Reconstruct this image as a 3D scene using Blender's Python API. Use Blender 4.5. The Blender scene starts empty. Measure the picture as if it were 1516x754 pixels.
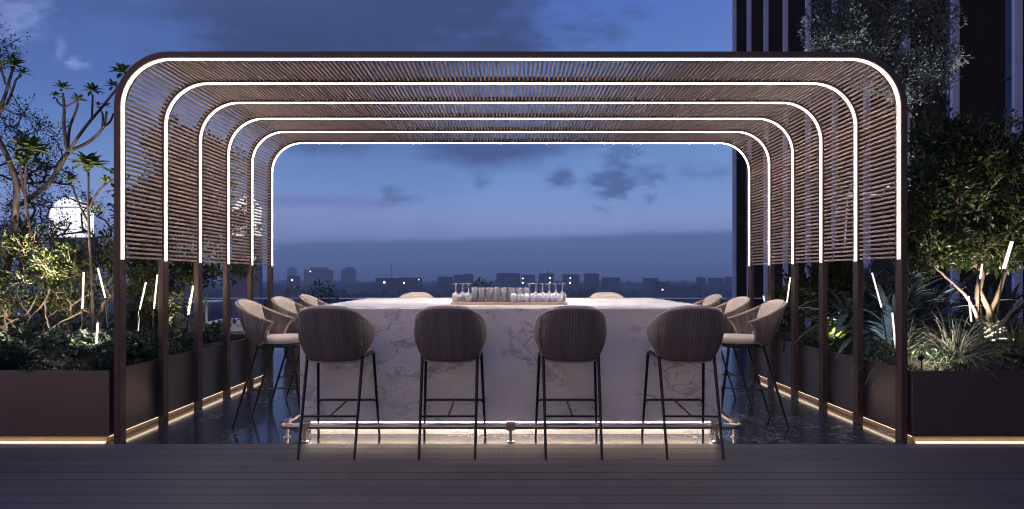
import bpy, math, random
from mathutils import Vector, Matrix, Euler, noise
C = bpy.context.scene.collection
S = bpy.context.scene
R = random.Random(7)
PI = math.pi
EYE, FPX, CX, HY = 1.35, 900.0, 756.0, 410.0

def P(px, py, Y):
    """world point seen at photo pixel (px,py) at depth Y"""
    return Vector(((px-CX)/FPX*Y, Y, EYE-(py-HY)/FPX*Y))

# ---------------------------------------------------------------- mesh builder
class MB:
    def __init__(s): s.v=[]; s.f=[]; s.m=[]; s.uv=None
    def add(s, vs, fs, mi=0):
        o=len(s.v); s.v.extend([tuple(v) for v in vs]); s.f.extend([tuple(i+o for i in f) for f in fs]); s.m.extend([mi]*len(fs))
    def box(s, x0,x1,y0,y1,z0,z1, mi=0, M=None):
        vs=[Vector((x,y,z)) for z in (z0,z1) for y in (y0,y1) for x in (x0,x1)]
        if M: vs=[M@v for v in vs]
        s.add(vs,[(0,2,3,1),(4,5,7,6),(0,1,5,4),(2,6,7,3),(0,4,6,2),(1,3,7,5)],mi)
    def tube(s, pts, rad, n=8, cap=True, mi=0):
        pts=[Vector(p) for p in pts]
        if not hasattr(rad,'__len__'): rad=[rad]*len(pts)
        vs=[]; up=None
        for i,p in enumerate(pts):
            d=(pts[min(i+1,len(pts)-1)]-pts[max(i-1,0)])
            if d.length<1e-9: d=Vector((0,0,1))
            d.normalize()
            if up is None:
                a=Vector((0,0,1)) if abs(d.z)<.9 else Vector((1,0,0))
                up=(a-d*a.dot(d)).normalized()
            else:
                up=up-d*up.dot(d)
                if up.length<1e-6: up=d.orthogonal()
                up.normalize()
            w=d.cross(up)
            for k in range(n):
                t=2*PI*k/n; vs.append(p+(up*math.cos(t)+w*math.sin(t))*rad[i])
        fs=[]
        for i in range(len(pts)-1):
            for k in range(n):
                a=i*n+k; b=i*n+(k+1)%n; fs.append((a,b,b+n,a+n))
        if cap:
            fs.append(tuple(range(n-1,-1,-1))); o=(len(pts)-1)*n; fs.append(tuple(o+k for k in range(n)))
        s.add(vs,fs,mi)
    def lathe(s, prof, c=(0,0,0), n=20, mi=0):
        vs=[];fs=[]
        for r,z in prof:
            for k in range(n):
                t=2*PI*k/n; vs.append((c[0]+r*math.cos(t),c[1]+r*math.sin(t),c[2]+z))
        for i in range(len(prof)-1):
            for k in range(n):
                a=i*n+k;b=i*n+(k+1)%n; fs.append((a,b,b+n,a+n))
        if prof[0][0]>1e-5: fs.append(tuple(range(n-1,-1,-1)))
        if prof[-1][0]>1e-5:
            o=(len(prof)-1)*n; fs.append(tuple(o+k for k in range(n)))
        s.add(vs,fs,mi)
    def build(s, name, mats, parent=None, smooth=False, bevel=0, seg=2):
        me=bpy.data.meshes.new(name); me.from_pydata(s.v,[],s.f)
        if not isinstance(mats,(list,tuple)): mats=[mats]
        for m in mats: me.materials.append(m)
        if len(mats)>1: me.polygons.foreach_set('material_index',s.m)
        me.update()
        if s.uv:
            l=me.uv_layers.new(name='UVMap')
            for p in me.polygons:
                for li in p.loop_indices: l.data[li].uv=s.uv[me.loops[li].vertex_index]
        o=bpy.data.objects.new(name,me); C.objects.link(o)
        if parent: o.parent=parent
        if bevel:
            b=o.modifiers.new('b','BEVEL'); b.width=bevel; b.segments=seg; b.limit_method='ANGLE'
        if smooth:
            for p in me.polygons: p.use_smooth=True
            if smooth=='a' : me.set_sharp_from_angle(angle=math.radians(40))
        return o

def tag(o,label=None,cat=None,group=None,kind=None):
    if label: o['label']=label
    if cat: o['category']=cat
    if group: o['group']=group
    if kind: o['kind']=kind
    return o
def thing(name,label,cat,loc=(0,0,0),rz=0,group=None):
    o=bpy.data.objects.new(name,None); C.objects.link(o); o.empty_display_size=.1
    o.location=loc; o.rotation_euler=(0,0,rz)
    return tag(o,label,cat,group)
def dup(root,loc,rz,label,group=None):
    r=root.copy(); C.objects.link(r); r.location=loc; r.rotation_euler=(0,0,rz)
    tag(r,label,None,group)
    for ch in list(root.children):
        c=ch.copy(); C.objects.link(c); c.parent=r
        for g in ch.children:
            d=g.copy(); C.objects.link(d); d.parent=c
    return r

# ---------------------------------------------------------------- materials
class NT:
    def __init__(s,tree): s.t=tree; s.n=tree.nodes; s.l=tree.links
    def node(s,typ,props=None,**ins):
        n=s.n.new(typ)
        for k,v in (props or {}).items(): setattr(n,k,v)
        for k,v in ins.items():
            key=int(k[1:]) if k[0]=='i' and k[1:].isdigit() else k.replace('_',' ')
            s.set(n.inputs[key],v)
        return n
    def set(s,sock,v):
        if isinstance(v,bpy.types.NodeSocket): s.l.new(v,sock)
        else: sock.default_value=v
    def m(s,op,a,b=0.0,c=0.0,clamp=False):
        n=s.n.new('ShaderNodeMath'); n.operation=op; n.use_clamp=clamp
        s.set(n.inputs[0],a); s.set(n.inputs[1],b); s.set(n.inputs[2],c); return n.outputs[0]
    def mix(s,f,a,b):
        n=s.n.new('ShaderNodeMix'); n.data_type='RGBA'
        s.set(n.inputs[0],f); s.set(n.inputs[6],a if isinstance(a,bpy.types.NodeSocket) else (*a,1)[:4]); s.set(n.inputs[7],b if isinstance(b,bpy.types.NodeSocket) else (*b,1)[:4]); return n.outputs[2]
    def ramp(s,f,stops,interp='LINEAR'):
        n=s.n.new('ShaderNodeValToRGB'); cr=n.color_ramp; cr.interpolation=interp
        while len(cr.elements)<len(stops): cr.elements.new(.5)
        for e,(p,c) in zip(cr.elements,stops):
            e.position=p; e.color=(*c,1)[:4] if hasattr(c,'__len__') else (c,c,c,1)
        s.set(n.inputs[0],f); return n.outputs[0]
    def sm(s,x,lo,hi):
        n=s.n.new('ShaderNodeMapRange'); n.interpolation_type='SMOOTHSTEP'
        s.set(n.inputs[0],x); s.set(n.inputs[1],lo); s.set(n.inputs[2],hi); n.inputs[3].default_value=0; n.inputs[4].default_value=1; return n.outputs[0]

def mat(name, col, rough=.5, metal=0, var=.15, vscale=6, bump=0, bscale=60, spec=.5, rvar=0, stretch=None, island=0, coat=0, trans=0, emit=None, es=0):
    m=bpy.data.materials.new(name); m.use_nodes=True; t=NT(m.node_tree); b=t.n['Principled BSDF']
    tc=t.node('ShaderNodeTexCoord')
    vec=tc.outputs['Object']
    if stretch:
        mp=t.node('ShaderNodeMapping',i0=vec); mp.inputs['Scale'].default_value=stretch; vec=mp.outputs[0]
    nz=t.node('ShaderNodeTexNoise',Vector=vec,Scale=vscale,Detail=5.0,Roughness=.6)
    hi=[min(1,c*(1+var)) for c in col]; lo=[c*(1-var) for c in col]
    c=t.mix(t.sm(nz.outputs[0],.3,.7),lo,hi)
    if island:
        g=t.node('ShaderNodeNewGeometry')
        f=t.m('MULTIPLY_ADD',g.outputs['Random Per Island'],island*2,1-island)
        vm=t.node('ShaderNodeVectorMath',{'operation':'SCALE'},i0=c); t.set(vm.inputs[3],f); c=vm.outputs[0]
    t.set(b.inputs['Base Color'],c)
    b.inputs['Metallic'].default_value=metal; b.inputs['Specular IOR Level'].default_value=spec
    b.inputs['Coat Weight'].default_value=coat
    if rvar: t.set(b.inputs['Roughness'],t.m('MULTIPLY_ADD',nz.outputs[0],rvar*2,rough-rvar))
    else: b.inputs['Roughness'].default_value=rough
    if bump:
        n2=t.node('ShaderNodeTexNoise',Vector=vec,Scale=bscale,Detail=3.0)
        bp=t.node('ShaderNodeBump',Strength=bump,Distance=.01,Height=n2.outputs[0]); t.set(b.inputs['Normal'],bp.outputs[0])
    if trans: b.inputs['Transmission Weight'].default_value=trans
    if emit: b.inputs['Emission Color'].default_value=(*emit,1); b.inputs['Emission Strength'].default_value=es
    return m
def emis(name,col,st):
    m=bpy.data.materials.new(name); m.use_nodes=True; t=NT(m.node_tree); b=t.n['Principled BSDF']
    b.inputs['Base Color'].default_value=(.8,.8,.8,1); b.inputs['Emission Color'].default_value=(*col,1); b.inputs['Emission Strength'].default_value=st
    return m
def leafmat(name, col, col2, rough=.45, trl=.35):
    m=bpy.data.materials.new(name); m.use_nodes=True; t=NT(m.node_tree); b=t.n['Principled BSDF']; out=t.n['Material Output']
    g=t.node('ShaderNodeNewGeometry'); 
    nz=t.node('ShaderNodeTexNoise',Vector=t.node('ShaderNodeTexCoord').outputs['Object'],Scale=3.0,Detail=2.0)
    f=t.m('ADD',t.m('MULTIPLY',g.outputs['Random Per Island'],.7),t.m('MULTIPLY',nz.outputs[0],.4),clamp=True)
    c=t.ramp(f,[(0,tuple(x*.6 for x in col)),(.45,col),(1,col2)])
    t.set(b.inputs['Base Color'],c); b.inputs['Roughness'].default_value=rough; b.inputs['Specular IOR Level'].default_value=.4
    tr=t.node('ShaderNodeBsdfTranslucent',Color=c); ms=t.node('ShaderNodeMixShader',i0=trl,i1=b.outputs[0],i2=tr.outputs[0])
    t.l.new(ms.outputs[0],out.inputs[0]); return m

WARM=(1.0,.87,.74)
M={}
M['bronze']=mat('bronze_metal',(.070,.042,.036),.42,.4,var=.12,bump=.04,rvar=.06)
M['strip']=emis('led_diffuser',(1,.80,.67),.85)
M['core']=emis('led_core',WARM,78)
M['wood']=mat('slat_wood',(.265,.195,.178),.7,0,var=.10,vscale=10,stretch=(4,.6,4),island=.08)
M['kickled']=emis('led_warm_line',(1,.82,.66),80)
M['edgeled']=emis('led_amber_line',(1,.72,.42),4.6)
M['planter']=mat('planter_bronze',(.16,.13,.122),.30,.75,var=.04,vscale=3,bump=.01,bscale=14,rvar=.02)
M['plinth']=mat('planter_plinth',(.34,.22,.14),.5,.3)
M['soil']=mat('soil',(.02,.015,.012),.95,bump=.6,bscale=30)
M['blackmetal']=mat('black_metal',(.012,.012,.013),.38,.4,var=.1)
M['cream']=mat('cream_fabric',(.52,.44,.39),.85,var=.06,vscale=20,bump=.15,bscale=400,spec=.2)
M['brass']=mat('brushed_brass',(.50,.38,.32),.3,.95,var=.08,bump=.02,bscale=200,rvar=.05)
M['fin']=mat('fin_metal',(.45,.52,.80),.5,.1,var=.08,vscale=2)
M['facade']=mat('facade_panel',(.020,.014,.013),.95,.0,var=.2,vscale=.8,bump=.03,spec=.05)
M['facglass']=mat('facade_glass',(.05,.055,.08),.12,.5,var=.1,vscale=1)
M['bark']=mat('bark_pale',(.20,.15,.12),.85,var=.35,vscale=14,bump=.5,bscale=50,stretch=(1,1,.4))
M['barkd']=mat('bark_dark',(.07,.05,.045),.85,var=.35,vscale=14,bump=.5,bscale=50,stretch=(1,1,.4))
M['lf_olive']=leafmat('leaf_olive',(.060,.085,.028),(.15,.17,.045))
M['lf_fine']=leafmat('leaf_fine',(.05,.075,.035),(.10,.13,.06))
M['lf_frang']=leafmat('leaf_frangipani',(.075,.11,.025),(.18,.21,.04),.35,.5)
M['lf_dark']=leafmat('leaf_dark',(.022,.038,.015),(.07,.095,.022),.4)
M['lf_grey']=leafmat('leaf_grey',(.13,.16,.14),(.26,.29,.25),.5)
M['lf_strap']=leafmat('leaf_strap',(.07,.10,.11),(.13,.17,.18),.28,.12)
M['lf_cover']=leafmat('leaf_cover',(.04,.065,.035),(.11,.15,.09),.4,.2)
M['lf_fern']=leafmat('leaf_fern',(.10,.15,.02),(.22,.26,.04),.5)
M['lf_grass']=leafmat('blade_grass',(.22,.23,.19),(.42,.43,.36),.5,.3)
M['lf_grassy']=leafmat('blade_yellow',(.13,.15,.06),(.25,.25,.10),.5,.3)
M['tube']=emis('glow_tube',(1,.82,.70),1.25)
M['white']=mat('white_lacquer',(.75,.75,.76),.35,var=.03)
M['pot']=mat('brown_pot',(.12,.07,.055),.6)
M['tray']=mat('pale_wood_tray',(.60,.42,.34),.5,var=.1,stretch=(1,8,8))

def marble_white():
    m=bpy.data.materials.new('white_marble'); m.use_nodes=True; t=NT(m.node_tree); b=t.n['Principled BSDF']
    v=t.node('ShaderNodeTexCoord').outputs['Object']
    mp=t.node('ShaderNodeMapping',i0=v); mp.inputs['Rotation'].default_value=(0,.5,.3); mp.inputs['Scale'].default_value=(.75,1,1.35)
    d=t.node('ShaderNodeTexNoise',Vector=mp.outputs[0],Scale=1.7,Detail=6.0,Roughness=.6)
    dv=t.node('ShaderNodeVectorMath',{'operation':'MULTIPLY_ADD'},i0=d.outputs['Color'],i1=(.9,.9,.9),i2=mp.outputs[0])
    def vein(sc,w,off):
        n=t.node('ShaderNodeTexNoise',Vector=dv.outputs[0],Scale=sc,Detail=4.0,Roughness=.55,Distortion=off)
        a=t.m('ABSOLUTE',t.m('SUBTRACT',n.outputs[0],.5)); return t.m('SUBTRACT',1.0,t.sm(a,0.0,w))
    msk=t.node('ShaderNodeTexNoise',Vector=v,Scale=1.3,Detail=3.0)
    mm=t.sm(msk.outputs[0],.40,.62)
    v1=t.m('MULTIPLY',vein(1.5,.022,.3),mm); v2=t.m('MULTIPLY',vein(3.6,.018,.6),t.m('MULTIPLY',mm,.6))
    vv=t.m('MAXIMUM',v1,v2)
    cl=t.node('ShaderNodeTexNoise',Vector=v,Scale=1.1,Detail=5.0)
    base=t.mix(t.sm(cl.outputs[0],.35,.75),(.74,.68,.63),(.52,.475,.44))
    c=t.mix(t.m('MULTIPLY',vv,.62),base,(.20,.18,.19)); t.set(b.inputs['Base Color'],c)
    b.inputs['Roughness'].default_value=.22
    return m
M['marble']=marble_white()
def marble_dark():
    m=bpy.data.materials.new('dark_marble'); m.use_nodes=True; t=NT(m.node_tree); b=t.n['Principled BSDF']
    v=t.node('ShaderNodeTexCoord').outputs['Object']
    d=t.node('ShaderNodeTexNoise',Vector=v,Scale=1.5,Detail=6.0,Roughness=.65)
    dv=t.node('ShaderNodeVectorMath',{'operation':'MULTIPLY_ADD'},i0=d.outputs['Color'],i1=(.8,.8,.8),i2=v)
    n=t.node('ShaderNodeTexNoise',Vector=dv.outputs[0],Scale=2.6,Detail=5.0,Roughness=.6,Distortion=.5)
    a=t.m('ABSOLUTE',t.m('SUBTRACT',n.outputs[0],.5)); ve=t.m('SUBTRACT',1.0,t.sm(a,0.0,.014))
    k=t.node('ShaderNodeTexNoise',Vector=v,Scale=.9,Detail=3.0); mk=t.sm(k.outputs[0],.45,.62)
    sp=t.node('ShaderNodeTexNoise',Vector=dv.outputs[0],Scale=14.0,Detail=6.0,Roughness=.7)
    cl=t.m('MULTIPLY',t.sm(sp.outputs[0],.52,.72),t.sm(k.outputs[0],.42,.62))
    c=t.mix(t.m('MULTIPLY',ve,t.m('MULTIPLY',mk,.85)),t.mix(cl,(.022,.027,.040),(.10,.11,.14)),(.42,.43,.46))
    br=t.node('ShaderNodeTexBrick',{'offset':0.0},Vector=v,Scale=1.0,Color1=(0,0,0,1),Color2=(0,0,0,1),Mortar=(1,1,1,1)); br.inputs['Mortar Size'].default_value=.003; br.inputs['Brick Width'].default_value=1.2; br.inputs['Row Height'].default_value=1.2
    c=t.mix(br.outputs['Fac'],c,(.006,.006,.007))
    t.set(b.inputs['Base Color'],c); 
    t.set(b.inputs['Roughness'],t.m('MULTIPLY_ADD',sp.outputs[0],.05,.13))
    return m
M['floor']=marble_dark()
def deckmat():
    m=bpy.data.materials.new('deck_board'); m.use_nodes=True; t=NT(m.node_tree); b=t.n['Principled BSDF']
    v=t.node('ShaderNodeTexCoord').outputs['Object']; g=t.node('ShaderNodeNewGeometry')
    mp=t.node('ShaderNodeMapping',i0=v); mp.inputs['Scale'].default_value=(.5,14,1)
    n=t.node('ShaderNodeTexNoise',Vector=mp.outputs[0],Scale=5.0,Detail=6.0,Roughness=.65)
    n2=t.node('ShaderNodeTexNoise',Vector=v,Scale=1.1,Detail=3.0)
    f=t.m('MULTIPLY_ADD',g.outputs['Random Per Island'],.6,t.m('MULTIPLY',n.outputs[0],.5))
    c=t.ramp(f,[(.1,(.024,.025,.042)),(.5,(.037,.037,.058)),(1,(.056,.054,.078))]); t.set(b.inputs['Base Color'],c)
    t.set(b.inputs['Roughness'],t.m('MULTIPLY_ADD',n2.outputs[0],.2,.48)); b.inputs['Specular IOR Level'].default_value=.22
    s=t.node('ShaderNodeSeparateXYZ',i0=v)
    w=t.m('SINE',t.m('MULTIPLY',s.outputs[1],2*PI/.0145))
    h=t.m('ADD',t.m('MULTIPLY',w,.35),t.m('MULTIPLY',n.outputs[0],.6))
    bp=t.node('ShaderNodeBump',Strength=.35,Distance=.003,Height=h); t.set(b.inputs['Normal'],bp.outputs[0])
    return m
M['deck']=deckmat()
def wicker(name,c1,c2,u=90,v=0):
    m=bpy.data.materials.new(name); m.use_nodes=True; t=NT(m.node_tree); b=t.n['Principled BSDF']
    uv=t.node('ShaderNodeTexCoord').outputs['UV']; s=t.node('ShaderNodeSeparateXYZ',i0=uv)
    w=t.m('SINE',t.m('MULTIPLY',s.outputs[0],u*2*PI)); w2=t.m('SINE',t.m('MULTIPLY',s.outputs[1],60*2*PI))
    h=t.m('ADD',w,t.m('MULTIPLY',w2,.35))
    n=t.node('ShaderNodeTexNoise',Vector=uv,Scale=9.0,Detail=3.0)
    stp=t.node('ShaderNodeTexWhiteNoise',{'noise_dimensions':'1D'}); t.set(stp.inputs['W'],t.m('FLOOR',t.m('MULTIPLY',s.outputs[0],u)))
    f=t.m('ADD',t.m('MULTIPLY_ADD',h,.2,.35),t.m('MULTIPLY',stp.outputs[0],.35),clamp=True)
    t.set(b.inputs['Base Color'],t.mix(f,c1,c2)); b.inputs['Roughness'].default_value=.6
    bp=t.node('ShaderNodeBump',Strength=.6,Distance=.004,Height=h); t.set(b.inputs['Normal'],bp.outputs[0]); return m
M['wicker']=wicker('woven_rope',(.085,.066,.06),(.24,.19,.17),u=64)
def glassmat():
    m=bpy.data.materials.new('drinking_glass'); m.use_nodes=True; t=NT(m.node_tree); b=t.n['Principled BSDF']
    b.inputs['Base Color'].default_value=(.95,.96,1,1); b.inputs['Roughness'].default_value=.05; b.inputs['IOR'].default_value=1.45
    b.inputs['Transmission Weight'].default_value=.45
    nz=t.node('ShaderNodeTexNoise',Scale=40.0); t.set(b.inputs['Coat Weight'],t.m('MULTIPLY',nz.outputs[0],.6)); return m
M['glass']=glassmat()
def frosted(name,c,tr):
    m=bpy.data.materials.new(name); m.use_nodes=True; t=NT(m.node_tree); b=t.n['Principled BSDF']
    nz=t.node('ShaderNodeTexNoise',Scale=60.0); t.set(b.inputs['Base Color'],t.mix(nz.outputs[0],tuple(k*.8 for k in c),c))
    b.inputs['Roughness'].default_value=.08; b.inputs['Transmission Weight'].default_value=tr; b.inputs['Coat Weight'].default_value=.5; return m
M['tumbler']=frosted('tumbler_glass',(.62,.62,.68),.45)
M['round']=frosted('round_glass',(.92,.92,1.0),.25)
def railglass():
    m=bpy.data.materials.new('balustrade_glass'); m.use_nodes=True; t=NT(m.node_tree); out=t.n['Material Output']
    tr=t.node('ShaderNodeBsdfTransparent',Color=(.86,.9,.93,1)); gl=t.node('ShaderNodeBsdfGlossy',Roughness=.03)
    fr=t.node('ShaderNodeFresnel',IOR=1.45); ms=t.node('ShaderNodeMixShader',i0=t.m('MULTIPLY',fr.outputs[0],.5),i1=tr.outputs[0],i2=gl.outputs[0])
    t.l.new(ms.outputs[0],out.inputs[0]); return m
M['railglass']=railglass()

# ---------------------------------------------------------------- camera
cam=bpy.data.cameras.new('camera'); co=bpy.data.objects.new('camera',cam); C.objects.link(co); S.camera=co
cam.sensor_width=36; cam.lens=36*FPX/1516; cam.shift_x=2/1516; cam.shift_y=33/1516
cam.clip_start=.05; cam.clip_end=20000
co.location=(0,0,EYE); co.rotation_euler=(PI/2,0,0)

# ---------------------------------------------------------------- world (dusk sky)
def build_world():
    w=bpy.data.worlds.new('World'); S.world=w; w.use_nodes=True; t=NT(w.node_tree)
    bg=t.n['Background']; tc=t.node('ShaderNodeTexCoord'); d=tc.outputs['Generated']
    s=t.node('ShaderNodeSeparateXYZ',i0=d); x,y,z=s.outputs
    ya=t.m('MAXIMUM',t.m('ABSOLUTE',y),.12)
    u=t.m('DIVIDE',x,ya); v=t.m('DIVIDE',z,ya)              # cloud sheet coordinates along the view
    r=t.m('SQRT',t.m('ADD',t.m('MULTIPLY',x,x),t.m('MULTIPLY',y,y)))
    el=t.m('DIVIDE',z,t.m('MAXIMUM',r,.05))                 # tan(elevation)
    # clear sky gradient
    clear=t.ramp(t.m('MULTIPLY',el,1.0,clamp=True),[(0,(.060,.092,.225)),(.035,(.095,.140,.28)),(.09,(.170,.230,.43)),(.16,(.120,.210,.42)),(.28,(.086,.165,.37)),(.45,(.056,.115,.36)),(1,(.060,.130,.42))])
    # brighter towards the right, more saturated blue to the left
    side=t.sm(u,-.75,.55)
    clear=t.mix(t.m('MULTIPLY',t.m('MULTIPLY',t.m('SUBTRACT',1.0,side),t.sm(el,.10,.30)),.75),clear,(.045,.082,.26))
    # large soft noise
    comb=t.node('ShaderNodeCombineXYZ',i0=u,i1=t.m('MULTIPLY',v,2.2),i2=y)
    n1=t.node('ShaderNodeTexNoise',Vector=comb.outputs[0],Scale=2.2,Detail=7.0,Roughness=.55)
    n2=t.node('ShaderNodeTexNoise',Vector=comb.outputs[0],Scale=7.0,Detail=6.0,Roughness=.6)
    nn=t.m('ADD',t.m('MULTIPLY',t.m('SUBTRACT',n1.outputs[0],.5),1.5),t.m('MULTIPLY',t.m('SUBTRACT',n2.outputs[0],.5),1.3))
    col=clear
    soft=t.m('MULTIPLY',t.sm(n1.outputs[0],.42,.66),.30)
    col=t.mix(soft,col,(.062,.098,.26))
    front=t.sm(y,.0,.25)
    wb=t.node('ShaderNodeSeparateColor',i0=t.node('ShaderNodeTexNoise',Vector=comb.outputs[0],Scale=5.0,Detail=7.0,Roughness=.62).outputs['Color'])
    ws=t.node('ShaderNodeSeparateColor',i0=t.node('ShaderNodeTexNoise',Vector=comb.outputs[0],Scale=17.0,Detail=6.0,Roughness=.65).outputs['Color'])
    def blob(px,py,a,b,amt,c,edge=.75,k=1.0):
        nonlocal col
        du=t.m('DIVIDE',t.m('SUBTRACT',u,(px-CX)/FPX),a/FPX); dv=t.m('DIVIDE',t.m('SUBTRACT',v,(HY-py)/FPX),b/FPX)
        W=wb if a>100 else ws; kk=1.5 if a>100 else 3.4
        du=t.m('MULTIPLY_ADD',t.m('SUBTRACT',W.outputs[0],.5),kk,du); dv=t.m('MULTIPLY_ADD',t.m('SUBTRACT',W.outputs[1],.5),kk,dv)
        q=t.m('SQRT',t.m('ADD',t.m('MULTIPLY',du,du),t.m('MULTIPLY',dv,dv)))
        q=t.m('MULTIPLY_ADD',nn,k,q)
        edge=edge+(.3 if a<150 else .12); f=t.m('SUBTRACT',1.0,t.sm(q,1-edge,1.2)); f=t.m('MULTIPLY',t.m('MULTIPLY',f,front),amt)
        col=t.mix(f,col,c)
    dk=(.028,.045,.115); dk2=(.040,.066,.17)
    # pale glow to the lower left, streak above it
    blob(470,330,330,34,.75,(.16,.185,.37),.9,.3)
    blob(470,297,170,15,.6,(.095,.125,.30),.8,.6)
    blob(300,25,330,75,.55,dk2,.8,1.0)
    blob(600,20,330,90,.95,dk,.45,1.1); blob(420,30,180,70,.8,dk,.6,1.1)
    blob(330,-40,420,90,.6,dk2,.6,1.0)
    blob(700,216,150,40,.95,dk2,.6,1.0); blob(505,206,110,30,.9,dk2,.6,1.0); blob(760,160,300,60,.6,dk2,.7,1.2)
    blob(830,262,22,20,.75,dk2,.6,1.0); blob(908,266,46,44,.8,dk2,.6,1.1); blob(968,262,32,16,.65,dk2,.7,1.0)
    blob(590,288,34,18,.55,dk2,.7,1.2); blob(712,270,22,18,.55,dk2,.7,1.2); blob(960,294,14,9,.5,dk2,.7,1.0)
    blob(1050,255,60,14,.4,dk2,.8,1.0); blob(915,45,26,18,.5,dk2,.8,1.0)
    blob(20,20,60,55,.5,(.20,.26,.50),.9,1.0); blob(88,72,10,22,.32,(.22,.28,.55),.9,.5); blob(112,92,20,12,.6,(.26,.32,.60),.95,.5)
    # dark stratus bank over the horizon, upper edge sloping up to the right
    edge_=t.m('MULTIPLY_ADD',u,.028,.061)
    ev=t.m('SUBTRACT',v,t.m('MULTIPLY_ADD',t.m('SUBTRACT',n2.outputs[0],.5),.014,edge_))
    bank=t.m('MULTIPLY',t.m('SUBTRACT',1.0,t.sm(ev,-.004,.010)),.85)
    col=t.mix(t.m('MULTIPLY',bank,front),col,(.056,.098,.21))
    # below the horizon
    col=t.mix(t.sm(t.m('MULTIPLY',z,-1.0),.0,.05),col,(.025,.03,.055))
    # warm fill glow added low behind the viewer, leftward, to light the bar front
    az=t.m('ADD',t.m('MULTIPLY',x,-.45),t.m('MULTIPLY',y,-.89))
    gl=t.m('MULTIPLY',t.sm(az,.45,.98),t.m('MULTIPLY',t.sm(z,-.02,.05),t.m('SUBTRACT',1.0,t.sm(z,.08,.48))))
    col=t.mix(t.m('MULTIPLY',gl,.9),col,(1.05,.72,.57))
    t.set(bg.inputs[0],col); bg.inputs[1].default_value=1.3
build_world()

# ---------------------------------------------------------------- ground, deck, floor
YD=4.92
d=MB()
y=YD-.006; row=0
while y>-3.0:
    x=-9.0-R.random()*4.6
    while x<9:
        x1=x+4.8
        d.box(max(x,-9),min(x1-.003,8.95),y-.139,y,-.03,0)
        x=x1
    y-=.1447; row+=1
tag(d.build('deck',M['deck'],bevel=.002,seg=1),kind='structure')
b=MB(); b.box(-9.2,8.98,-3.4,YD-.002,-.3,-.034); tag(b.build('deck_base',M['soil']),kind='structure')
b=MB(); b.box(-9.2,8.98,YD,11.9,-.3,0); tag(b.build('terrace_floor',M['floor']),kind='structure')

# ---------------------------------------------------------------- pergola
XI,ZI,RI=3.19,3.14,.40
def arch_path(off,z0,n=14):
    X=XI+off; Z=ZI+off; r=RI+off; p=[(-X,z0)]
    for k in range(n+1):
        a=PI-k/n*PI/2; p.append((-X+r+r*math.cos(a),Z-r+r*math.sin(a)))
    for k in range(n+1):
        a=PI/2-k/n*PI/2; p.append((X-r+r*math.cos(a),Z-r+r*math.sin(a)))
    p.append((X,z0)); return p
def band(o0,o1,y0,y1,z0):
    m=MB(); a=arch_path(o0,z0); b=arch_path(o1,z0); n=len(a); vs=[]
    for (p,q) in zip(a,b): vs+= [(p[0],y0,p[1]),(q[0],y0,q[1]),(q[0],y1,q[1]),(p[0],y1,p[1])]
    fs=[]
    for i in range(n-1):
        for k in range(4):
            c=i*4+k; e=i*4+(k+1)%4; fs.append((c,c+4,e+4,e))
    fs.append((0,1,2,3)); o=(n-1)*4; fs.append((o+3,o+2,o+1,o))
    m.add(vs,fs); return m
AY=[4.96+.626*i for i in range(6)]
perg=thing('pergola','bronze pergola of six rounded arches with glowing inner edges over the bar','pergola',(0,4.96,0))
def loc_y(o): o.location.y=-4.96; return o
ZS=1.493
for i,ya in enumerate(AY):
    f=loc_y(band(0,.05,ya,ya+.085,0).build('arch_frame',M['bronze'],perg,bevel=.003,seg=1))
    s_=band(-.005,-.0005,ya+.010,ya+.056,ZS).build('light_strip',M['strip'],f); s_.location.y=0
    c_=band(-.0065,-.0052,ya+.027,ya+.038,ZS+.01).build('led_line',M['core'],f); c_.location.y=0
    if 1<i<5:  # unseen spots added beneath the middle arches to brighten the bar top
        for sx in (-.95,0,.95):
            l=bpy.data.lights.new('bar_top_fill','SPOT'); l.energy=105; l.color=WARM; l.spot_size=math.radians(58); l.spot_blend=.8; l.shadow_soft_size=.035
            o=bpy.data.objects.new('bar_top_fill',l); C.objects.link(o); o.parent=f; o.location=(sx,ya+.04,ZI-.02)
def slat_positions():
    out=[]; X=XI+.026; Z=ZI+.026; r=RI+.026
    segs=[('v',-1,Z-r-ZS-.02),('a',-1,r*PI/2),('h',0,2*(X-r)),('a',1,r*PI/2),('v',1,Z-r-ZS-.02)]
    tot=sum(q[2] for q in segs); n=int(tot/.0390)
    for k in range(n+1):
        t_=k/n*tot
        for typ,sd,L in segs:
            if t_<=L+1e-6:
                if typ=='v':
                    z=(ZS+.02+t_) if sd<0 else (Z-r-t_); out.append((sd*X,z,0 if sd>0 else PI)); break
                if typ=='a':
                    a=(PI-t_/r) if sd<0 else (PI/2-t_/r); out.append((sd*(X-r)+r*math.cos(a),Z-r+r*math.sin(a),a)); break
                out.append((-(X-r)+t_,Z,PI/2)); break
            t_-=L
    return out
SP=slat_positions()
for i in range(5):
    m=MB(); y0=AY[i]+.085; y1=AY[i+1]-.0005
    for (sx,sz,a) in SP:
        ca,sa=math.cos(a),math.sin(a); vs=[]
        jit=R.uniform(-.0012,.0012)
        for yy in (y0,y1):
            for k in range(8):
                rr,tt=((.0145,.0068),(.0118,.0094),(-.0118,.0094),(-.0145,.0068),(-.0145,-.0068),(-.0118,-.0094),(.0118,-.0094),(.0145,-.0068))[k]
                vs.append((sx+ca*rr-sa*tt,yy,sz+sa*rr+ca*tt))
        m.add(vs,[(k,(k+1)%8,8+(k+1)%8,8+k) for k in range(8)]+[tuple(range(7,-1,-1)),tuple(range(8,16))])
    loc_y(m.build('slat_screen',M['wood'],perg,smooth='a'))

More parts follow.
